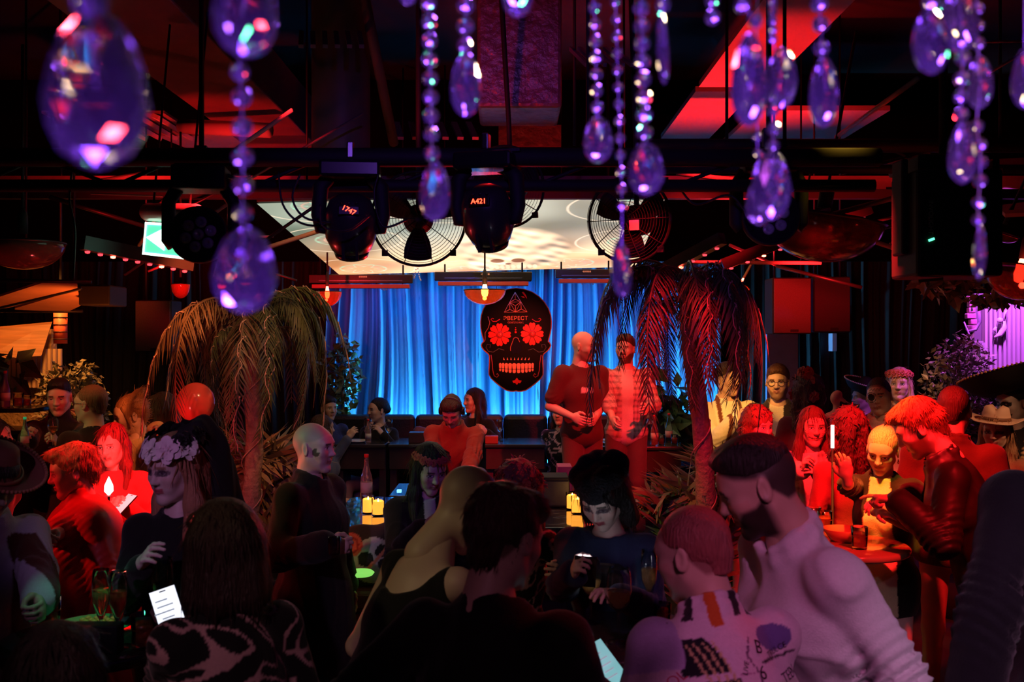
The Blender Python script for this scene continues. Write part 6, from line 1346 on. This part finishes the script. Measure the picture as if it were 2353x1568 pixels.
p = person('person', 'dark haired woman with small red flower crown in black coat', (988, 1078), 4.65, 10, hface=22, pitch=22, hh=.0048, hb=.014, hc=.010, fem=True, hair='long', hcol=(.012, .008, .008), skin=(.66, .44, .36), top=dict(col=BK, g=.03, pat=pt_open((.5, .46, .46), .03, .05)), bottom=dict(), R=dict(t=('px', 975, 1215, 4.35), pose='hold'), seed=32); flower_crown(p, mat('rose_coral', (.55, .1, .06), .6, noise=.3), 13, .024, .066)
person('person', 'man with buzzed hair in black coat holding a small drink', (722, 1030), 4.7, 55, hface=62, pitch=2, hh=.0048, hb=.013, hc=.010, scalp=(.45, .36, .30), paint='cheek', skin=(.66, .46, .38), fat=1.1, top=dict(col=(.009, .009, .011), g=.034, neck='collar', hem=-.45, name='coat', flare=.03), bottom=dict(), R=dict(t=('px', 752, 1255, 4.35), pose='hold', palm=(-1, .3, 0), fdir=(-.4, 1, 0)), seed=33)
person('person', 'woman with dark bob in swirl print blouse at lower left', (512, 1262), 2.55, -155, hface=-165, pitch=14, lean=6, hh=.0042, hb=.012, hc=.0065, fem=True, hair='bob', hcol=(.035, .012, .012), skin=(.62, .42, .4), top=dict(col=BK, g=.026, neck='wide', pat=pt_swirl), bottom=dict(), L=dict(t=('px', 418, 1445, 2.85), pose='hold', palm=(-.3, .2, .9), fdir=(-.3, .6, .3)), seed=34)
p = person('person', 'woman in black crop top crowned with large pale roses', (402, 1078), 3.6, -20, hface=-48, pitch=8, hh=.0042, hb=.0085, hc=.009, fem=True, hair='long', hcol=(.42, .18, .10), paint='eyes', skin=(.66, .46, .44), top=dict(col=BK, hem=.12, neck='v', vz=.42, sleeve=.97), bottom=dict(), R=dict(t=('px', 325, 1300, 3.3), pose='relax'), seed=35)
flower_crown(p, None, 5, .052, .068, kind='open', mats=[mat('petal_pale', (.85, .78, .76), .5), mat('petal_pink', (.85, .66, .74), .5)], a0=-75, a1=75, jit=.15)
flower_crown(p, mat('petal_black', (.012, .010, .012), .7), 6, .045, .11, tilt=0, a0=70, a1=290)
s = SDF(.012); HCp, Rp = p['HC'], p['Rh']
s.cap(HCp + Rp @ Vector((0, -.13, .08)), HCp + Rp @ Vector((.02, -.2, -.25)), .09, .12, k=.03); V, Q = s.build(lambda X, Y_, Z, D: D + .008 * np.sin(X * 60 + Z * 8) + .006 * np.sin(Y_ * 70)); link('veil', mesh_np('veil', V, Q, mat('veil_black', (.012, .009, .011), .85)), p['root'])
person('person', 'short haired person in red satin cape at left', (168, 1085), 4.35, -70, hface=-86, pitch=10, hh=.0048, hb=.014, hc=.009, fem=True, hair='messy', hcol=(.30, .11, .05), skin=(.7, .44, .36), top=dict(col=(.55, .03, .03), cape=True, hem=-9, neck='turtle', name='cape', mat=M_SATIN, sleeve=.5), bottom=dict(), R=dict(t=('px', 110, 1235, 4.0), pose='hold'), seed=36)
person('person', 'smiling woman with wavy hair lit bright red at left', (258, 1024), 5.5, -12, hface=-26, pitch=8, roll=5, hh=.0048, hb=.013, hc=.010, fem=True, hair='wavy', hcol=(.14, .04, .03), skin=(.74, .48, .4), smile=2, top=dict(col=(.6, .08, .08), neck='v', hem=.0), bottom=dict(kind='skirt', length=.45, name='skirt'), R=dict(t=('px', 255, 1165, 5.25), pose='hold'), L=dict(t=('px', 292, 1168, 5.3), pose='hold'), seed=37)
person('person', 'woman with loose top knot in yellow blouse at left', (300, 956), 6.2, -60, hface=-78, pitch=14, hh=.005, hb=.014, hc=.011, fem=True, hair='bun', hcol=(.5, .24, .10), skin=(.76, .5, .38), top=dict(col=(.7, .5, .25), g=.03, fold=.008), bottom=dict(), L=dict(t=('px', 360, 985, 5.95), pose='relax', palm=(0, 0, -1), fdir=(-.9, .3, .2), hint=(-.3, -.2, -1)), seed=38)
person('person', 'dark haired man in black jumper holding a glass at left', (136, 914), 7.0, -10, hface=-12, pitch=10, hh=.005, hb=.015, hc=.011, hair='fade', hcol=(.014, .010, .010), skin=(.64, .42, .33), smile=1, top=dict(col=BK, g=.024, neck='turtle'), bottom=dict(), R=dict(t=('px', 62, 1022, 6.4), pose='hold', palm=(-1, .3, 0), fdir=(0, .6, .7)), L=dict(t=('px', 125, 1035, 6.45), pose='hold', palm=(1, 0, 0), fdir=(.3, .5, .7)), seed=39)
p = person('person', 'crew cut man with spectacles turned away in black at left', (208, 930), 6.5, -140, hface=-125, hh=.005, hair='crop', hcol=(.2, .11, .05), skin=(.66, .48, .34), top=dict(col=BK, g=.024, neck='round'), bottom=dict(), seed=40); specs(p, MATS['spec_rim'])
person('person', 'dim figure with dark hair behind the balloon', (375, 945), 6.75, -170, fem=True, hair='bob', hcol=(.10, .03, .02), top=dict(col=(.04, .015, .015)), bottom=dict(), seed=41)
p = person('person', 'person in brown sombrero and striped vest at left edge', (-22, 1112), 3.6, 20, hface=30, pitch=26, hh=.006, hb=.014, hc=.010, hair='short', skin=(.6, .4, .32), top=dict(col=(.55, .52, .66), g=.03, sleeve=.97, neck='collar', fold=.007, pat=lambda U, V, C: (C.__setitem__((np.abs(U[:, 0]) > .05) & (np.abs(U[:, 0]) < .15) & (U[:, 2] > -.1) & (U[:, 2] < .5), (.10, .02, .015)), C)[1]), bottom=dict(), L=dict(t=('px', 95, 1395, 3.3), pose='hold'), R=dict(t=(.3, .2, .9)), seed=42)
sombrero(p, mat('felt_brown', (.26, .09, .06), .75), mat('trim_brown', (.4, .14, .08), .5), .178, .04, .13, loc=(0, 0, .055), rot=(-.15, -.05, 0))
person('person', 'person at far left whose nose just enters the frame', (-14, 1005), 5.9, 70, hface=86, hh=.005, fem=True, hair='long', hcol=(.03, .015, .012), skin=(.7, .44, .36), top=dict(col=(.02, .012, .012)), bottom=dict(), seed=43)
person('person', 'dark haired head of a person at the bottom left corner', (130, 1562), 2.05, 170, hface=165, pitch=10, hh=.006, hb=.018, hair='bob', hcol=(.03, .018, .014), skin=(.5, .34, .28), lean=30, top=dict(col=BK), bottom=dict(), fem=True, seed=44)
person('person', 'dim dark haired figure far back between cowboy hat and sombrero', (2235, 930), 8.2, -10, hair='curly', fem=True, hcol=BK, top=dict(col=BK), bottom=dict(), skin=(.4, .25, .2), seed=45)
# lettering on the printed shirt, laid onto the cloth
def on_shirt(g, txt, size, ux_, uz_, rot=0, m=None):
    uz_ = .54 - (.54 - uz_) / 1.75; me = text_me(txt, size, .0); o = g['top']; bv = BVHTree.FromPolygons([v.co.copy() for v in o.data.vertices], [tuple(q.vertices) for q in o.data.polygons]); U = g['U']
    Rr = Matrix.Rotation(rot, 3, 'Y'); bk = U(0, 1, 0) - U(0, 0, 0); bm_ = bmesh.new(); bm_.from_mesh(me); bmesh.ops.subdivide_edges(bm_, edges=bm_.edges, cuts=1); bm_.to_mesh(me); bm_.free()
    for v in me.vertices:
        q = Rr @ Vector((v.co.x, 0, v.co.z)); s_ = U(ux_ + q.x, -.4, uz_ + q.z); hit = bv.ray_cast(s_, bk)
        v.co = (hit[0] - bk * .0025) if hit[0] else U(ux_ + q.x, -.15, uz_ + q.z)
    link('print_lettering', me, o, m or mat('print_ink', (.02, .012, .02), .7))
INK = mat('print_red', (.45, .05, .12), .7)
for a in (('TEEN', .036, .155, .26, -.25), ('TRULCE', .022, .13, .37, -.3), ('OL', .034, -.165, .30, -.5, INK), ('LIVE', .02, .0, .31, -1.1), ('6', .05, .05, .28, .1), ('B', .05, .06, .39, .2), ('ENTS', .032, -.17, .19, .1), ('RAWNY', .028, .11, .12, -.4), ('RT', .03, .08, .19, -.5)): on_shirt(gr, *a)
# ------------------------------------------------------------------ held things and table things
SCRW = mat('phone_screen', (.9, .9, 1), .3, emit=(.85, .88, 1.0), es=1.5); SCRC = mat('phone_screen_cool', (.5, .9, .95), .3, emit=(.35, .85, .9), es=.5)
def phone(c, nrm, up, scr, label, k=1.0, lines=True):
    nrm = Vector(nrm).normalized(); up = Vector(up); up = (up - nrm * up.dot(nrm)).normalized(); x = up.cross(nrm).normalized()
    r = thing('phone', label, 'phone', c, 0, 'phones in hand'); r.matrix_world = Matrix.Translation(c) @ Matrix((x, -nrm, up)).transposed().to_4x4() @ Matrix.Scale(k, 4)
    B().box((0, .004, 0), (.074, .008, .152)).obj('case', GLS, r, .002); B().box((0, -.0008, 0), (.069, .001, .146)).obj('screen', scr, r)
    if lines:
        for i in range(5): B().box((-.01 + .006 * (i % 2), -.0018, .04 - i * .018), (.034 + .01 * (i % 3), .0006, .005)).obj('message_line', mat('ui_grey', (.4, .42, .5), .5, emit=(.45, .5, .6), es=.6), r)
    B().box((0, -.0018, .066), (.018, .0006, .004)).obj('notch', BLK, r)
    return r
phone(P(388, 1408, 2.78), (.25, -1, .75), (-.45, .5, .75), SCRW, 'phone with bright white screen held by swirl blouse woman')
phone(P(1395, 1530, 2.75), (.35, -.85, .9), (-.55, .6, .35), SCRC, 'phone with cool blue screen held low at bottom centre')
phone(P(1345, 1312, 3.28), (.1, .8, .65), (0, -.6, .8), mat('phone_screen_bright', (.9, .9, 1), .3, emit=(.8, .85, 1.0), es=14), 'phone held by the woman in black hat, screen toward her', lines=False)
phone(P(284, 1160, 5.2), (-.3, -.6, .8), (.3, .4, .6), SCRC, 'small phone in the smiling woman hands', .95, False)
glass(P(768, 1275, 4.28), 'tumbler', 'small tumbler in the buzzed man hand', None, .75); glass(P(122, 1028, 6.36), 'wine', 'stemmed glass held by the man in black jumper', BEER, .9)
bottle(P(57, 1032, 6.35), .2, 'bottle with green cap held at far left', mat('glass_green', (.5, .8, .5), .06, trans=.8, ior=1.3), None, mat('cap_green', (.05, .6, .25), .4, emit=(.02, .5, .2), es=.4))
for px, py, kd, lb, dr in ((232, 1484, 'flute', 'left champagne flute by the green plate', BEER), (272, 1490, 'flute', 'right champagne flute by the green plate', LIQ), (372, 1440, 'wine', 'empty wine glass left of the white phone', None), (112, 1445, 'tumbler', 'red tumbler at the lower left table', LIQ), (330, 1490, 'tumbler', 'tumbler near the black box at lower left', LIQ)):
    glass(onto(px, py, BZ), kd, lb, dr, 1.08)
plate(onto(212, 1447, BZ), .13, 'round green lit plate on the lower left table', mat('plate_green', (.1, .65, .3), .3)); 
for i in range(12): simple('snack', B().lathe([(0, -.008), (.01, -.004), (.011, .004), (0, .009)], 7, Matrix.Translation(onto(190 + 6.5 * i, 1440 + 5 * math.sin(i * 2.1), BZ) + Vector((0, 0, .022)))), mat('snack_yellow', (.85, .5, .1), .5), 'small yellow snack piece on the green plate', 'snack', group='snacks on the green plate')
simple('card_box', B().box(onto(222, 1500, BZ) + Vector((0, 0, .045)), (.15, .06, .09)), BLK, 'matte black box at the front of the lower left table', 'box', .004)
for px, py, kd, lb, dr, k_ in ((1357, 1432, 'wine', 'wide wine glass under the reading woman phone', BEER, 1.0), (1422, 1478, 'wine', 'large wine glass at the bottom centre table', BEER, 1.12), (1491, 1428, 'flute', 'tall flute left of the graffiti shirt man', BEER, 1.1), (1522, 1440, 'tumbler', 'red tumbler beside the tall flute', LIQ, .8)):
    glass(onto(px, py, BZ), kd, lb, dr, k_)
simple('clutch_bag', B().box(P(1392, 1325, 3.5), (.13, .06, .09), Euler((.2, .1, .2)).to_matrix()), GLS, 'small shiny black beaded bag in front of the reading woman', 'bag', .02)
for px, py, kd, lb, dr in ((1975, 1262, 'tumbler', 'clear tumbler at the right side of crowd table', LIQ), (1870, 1212, 'tumbler', 'tumbler left of the blonde woman', BEER), (1895, 1222, 'tumbler', 'second tumbler left of the blonde woman', LIQ)):
    glass(onto(px, py, BZ), kd, lb, dr, 1.05)
simple('serving_bowl', B().lathe([(0, 0), (.06, 0), (.1, .06), (.097, .06), (.058, .006), (0, .006)], 28, Matrix.Translation(onto(1938, 1243, BZ))), mat('bowl_red', (.7, .2, .12), .3), 'pinkish serving bowl on the crowd table at right', 'bowl')
lamp = thing('flare_stand', 'added stand with pink white glow in place of a flare before smiling woman', 'lamp', (P(250, 0, 5.05).x, 5.05, 0)); lz = P(0, 1120, 5.05).z  # made-up stand and bulb in place of a reflected flare
B().lathe([(.1, 0), (.1, .012), (.01, .02), (.006, lz - .05), (.02, lz - .045), (0, lz - .04)], 16).obj('stand', BLK, lamp); B().lathe([(0, lz - .045), (.022, lz - .02), (.02, lz + .01), (.007, lz + .04), (0, lz + .055)], 14).obj('flare_bulb', mat('flare_pink', (1, .6, .6), .4, emit=(1, .42, .4), es=14), lamp)
l = bpy.data.lights.new('flare_glow', 'POINT'); l.color = (1, .06, .06); l.energy = 14; l.shadow_soft_size = .03; lo = bpy.data.objects.new('flare_glow', l); COL.objects.link(lo); lo.parent = lamp; lo.location = (0, -.07, lz + .03)  # added point light for the made-up flare
tl = thing('streak_stand', 'added glowing red white tube in place of a bright streak in the right crowd', 'lamp', (P(1913, 0, 5.2).x, 5.2, 0)); tz0 = P(0, 1030, 5.2).z; B().lathe([(.08, 0), (.08, .01), (.008, .02), (.006, tz0)], 12).obj('stand', BLK, tl); B().tube([(0, 0, tz0), (0, 0, tz0 + .12)], .009, 10).obj('streak_tube', mat('glow_tube', (1, .4, .4), .4, emit=(1, .25, .25), es=9), tl)  # made-up stand and emissive tube in place of a bright streak
# ------------------------------------------------------------------ crystal strands hanging before the camera
def crystal_mat():
    m = mat('cut_crystal', (1, 1, 1),   .03, trans=.968, ior=1.62, coat=1); b = m.node_tree.nodes['Principled BSDF']; b.inputs['Coat Roughness'].default_value = .06; b.inputs['Specular IOR Level'].default_value = .8
    return m
CRY = crystal_mat(); THR = mat('thread', (.35, .3, .4), .4)
def drop_geo(n=10):
    pf = [(.10, .5), (.2, .46), (.34, .34), (.45, .14), (.5, -.08), (.46, -.26), (.33, -.41), (.14, -.49)]; b = B(); vs = [(0, 0, .52)]; 
    for i, (r_, z) in enumerate(pf):
        for k in range(n): a = 2 * math.pi * (k + .5 * (i % 2)) / n; vs.append((r_ * math.cos(a), .62 * r_ * math.sin(a), z))
    vs.append((0, 0, -.515)); f = [(0, 1 + k, 1 + (k + 1) % n) for k in range(n)]; m_ = len(pf)
    for i in range(m_ - 1):
        o = 1 + i * n
        for k in range(n):
            a, b_ = o + k, o + (k + 1) % n; c, d = o + n + k, o + n + (k + 1) % n
            f += [(a, c, b_), (b_, c, d)] if i % 2 == 0 else [(a, c, d), (a, d, b_)]
    o = 1 + (m_ - 1) * n; f += [(o + k, len(vs) - 1, o + (k + 1) % n) for k in range(n)]
    return B().add(vs, f).me('crystal_drop')
DROP = drop_geo(); DROP.materials.append(CRY)
bm_ = bmesh.new(); bmesh.ops.create_icosphere(bm_, subdivisions=2, radius=1); BEAD = bpy.data.meshes.new('bead'); bm_.to_mesh(BEAD); bm_.free(); BEAD.materials.append(CRY)
def strand(Y, items, label, rot=0):
    """items: ('b', x, y, r) bead or ('d', x, y, w, h) drop, pixels; thread runs up out of the frame"""
    first = items[0]; tp = P(first[1], -110, Y); r = thing('crystal_strand', label, 'crystal strand', tp, 0, 'crystal strands before the camera')
    pts = [P(first[1], -110, Y)]
    for i, it in enumerate(items):
        c = P(it[1], it[2], Y + .004 * math.sin(i * 2)); pts.append(c)
        if it[0] == 'b': o = link('bead', BEAD, r, None, c - tp, (rnd.uniform(0, 3), rnd.uniform(0, 3), rnd.uniform(0, 3))); k = it[3] * Y / F; o.scale = (k, k, k)
        else: o = link('crystal_drop', DROP, r, None, c - tp, (rnd.uniform(-.1, .1), rnd.uniform(-.06, .06), rnd.uniform(-.6, .6) if it[3] > 50 else 1.2)); k = Y / F; o.scale = (it[3] * k, it[3] * k, it[4] * k)
    B().tube([q - tp for q in pts], .0006, 4).obj('thread', THR, r)
    B().tube([(0, 0, 0), (0, 0, 4.69 - tp.z)], .0006, 4).obj('hanging_thread', THR, r)
up_ = lambda x, y0, r_, n: [('b', x, y0 - i * r_ * 2.15, r_) for i in range(n, 0, -1)]
strand(.50, [('b', 205, 5, 42), ('d', 222, 208, 236, 355)], 'biggest oval crystal drop glowing violet at upper left')
strand(.60, [('d', 562, 20, 150, 225)], 'blurred violet crystal drop cut by top edge at left')
strand(.78, [('b', 551, 165, 23), ('b', 556, 222, 24), ('b', 557, 292, 24), ('b', 558, 360, 25), ('b', 558, 425, 24), ('b', 557, 490, 22), ('d', 562, 622, 150, 195)], 'bead strand ending in a wide drop over the left palm')
strand(1.05, [('b', 985 + i * .9, 8 + i * 43, 19) for i in range(9)] + [('d', 999, 440, 82, 135)], 'bead strand between the moving heads ending in a drop')
strand(1.0, [('b', 1070, 12, 21), ('b', 1069, 60, 21), ('b', 1068, 104, 18), ('d', 1070, 195, 74, 145)], 'short bead strand with oval drop left of the foil duct')
strand(.95, [('d', 940, -45, 60, 115)], 'violet drop tip at top edge left of the long bead strand'); strand(.95, [('d', 1190, -30, 78, 140)], 'round violet drop tip at top edge before the foil duct')
strand(1.1, [('b', 1366 + i, 18 + i * 38, 15) for i in range(7)] + [('d', 1374, 320, 72, 108)], 'bead strand with small dark drop right of the foil duct')
strand(1.15, [('b', 1414 + i * 1.3, 5 + i * 39, 12.5) for i in range(13)] + [('d', 1428, 618, 55, 135)], 'longest thin bead strand ending before the right palm')
strand(1.0, [('b', 1473 + i * 1.2, 18 + i * 41, 19) for i in range(8)] + [('d', 1484, 388, 88, 122)], 'bead strand with bright drop above the third fan')
strand(.9, [('b', 1523, 10, 17), ('d', 1523, 110, 46, 165)], 'slender long crystal drop left of the red boards'); strand(1.0, [('b', 1637, 2, 17), ('b', 1637, 40, 19)], 'two hanging beads at top edge before the red boards')
strand(.8, [('b', 1706, 12, 18), ('b', 1735, 45, 18), ('d', 1722, 185, 96, 205)], 'wide pale drop before the red boards'); strand(1.0, [('b', 1775, 5 + i * 21, 11) for i in range(5)] + [('d', 1795, 180, 74, 142), ('b', 1776, 252, 15), ('b', 1777, 296, 17), ('b', 1776, 333, 15), ('d', 1772, 425, 92, 160)], 'strand with two stacked drops before the seven lens light')
strand(1.1, [('b', 1740, 315, 11), ('b', 1741, 352, 11), ('b', 1742, 385, 10), ('d', 1745, 465, 66, 105)], 'thin strand with small drop overlapping the seven lens light')
strand(.95, [('b', 1882, 8, 20), ('b', 1886, 55, 20), ('b', 1888, 110, 19), ('d', 1893, 212, 76, 158)], 'bead strand with slanted drop right of the red boards')
strand(.85, [('b', 2138, 5, 20), ('d', 2138, 95, 108, 150)], 'round drop left of the far right strands'); strand(.95, [('d', 2200, 45, 105, 150), ('b', 2212, 135, 18), ('b', 2210, 180, 18), ('b', 2208, 222, 17), ('b', 2209, 263, 17), ('d', 2214, 350, 78, 142)], 'strand with two drops right of the black beam fixture')
strand(1.0, [('b', 2245, 20, 16), ('b', 2246, 60, 16), ('b', 2247, 100, 16), ('d', 2250, 190, 66, 120), ('b', 2244, 290, 16), ('b', 2251, 332, 16), ('b', 2253, 372, 16), ('b', 2252, 415, 16), ('b', 2248, 465, 14), ('b', 2247, 505, 14), ('d', 2251, 580, 48, 125)], 'longest strand at far right ending over the hanging greenery')
strand(.9, [('d', 2356, 180, 62, 135)], 'crystal drop half cut by the right edge')
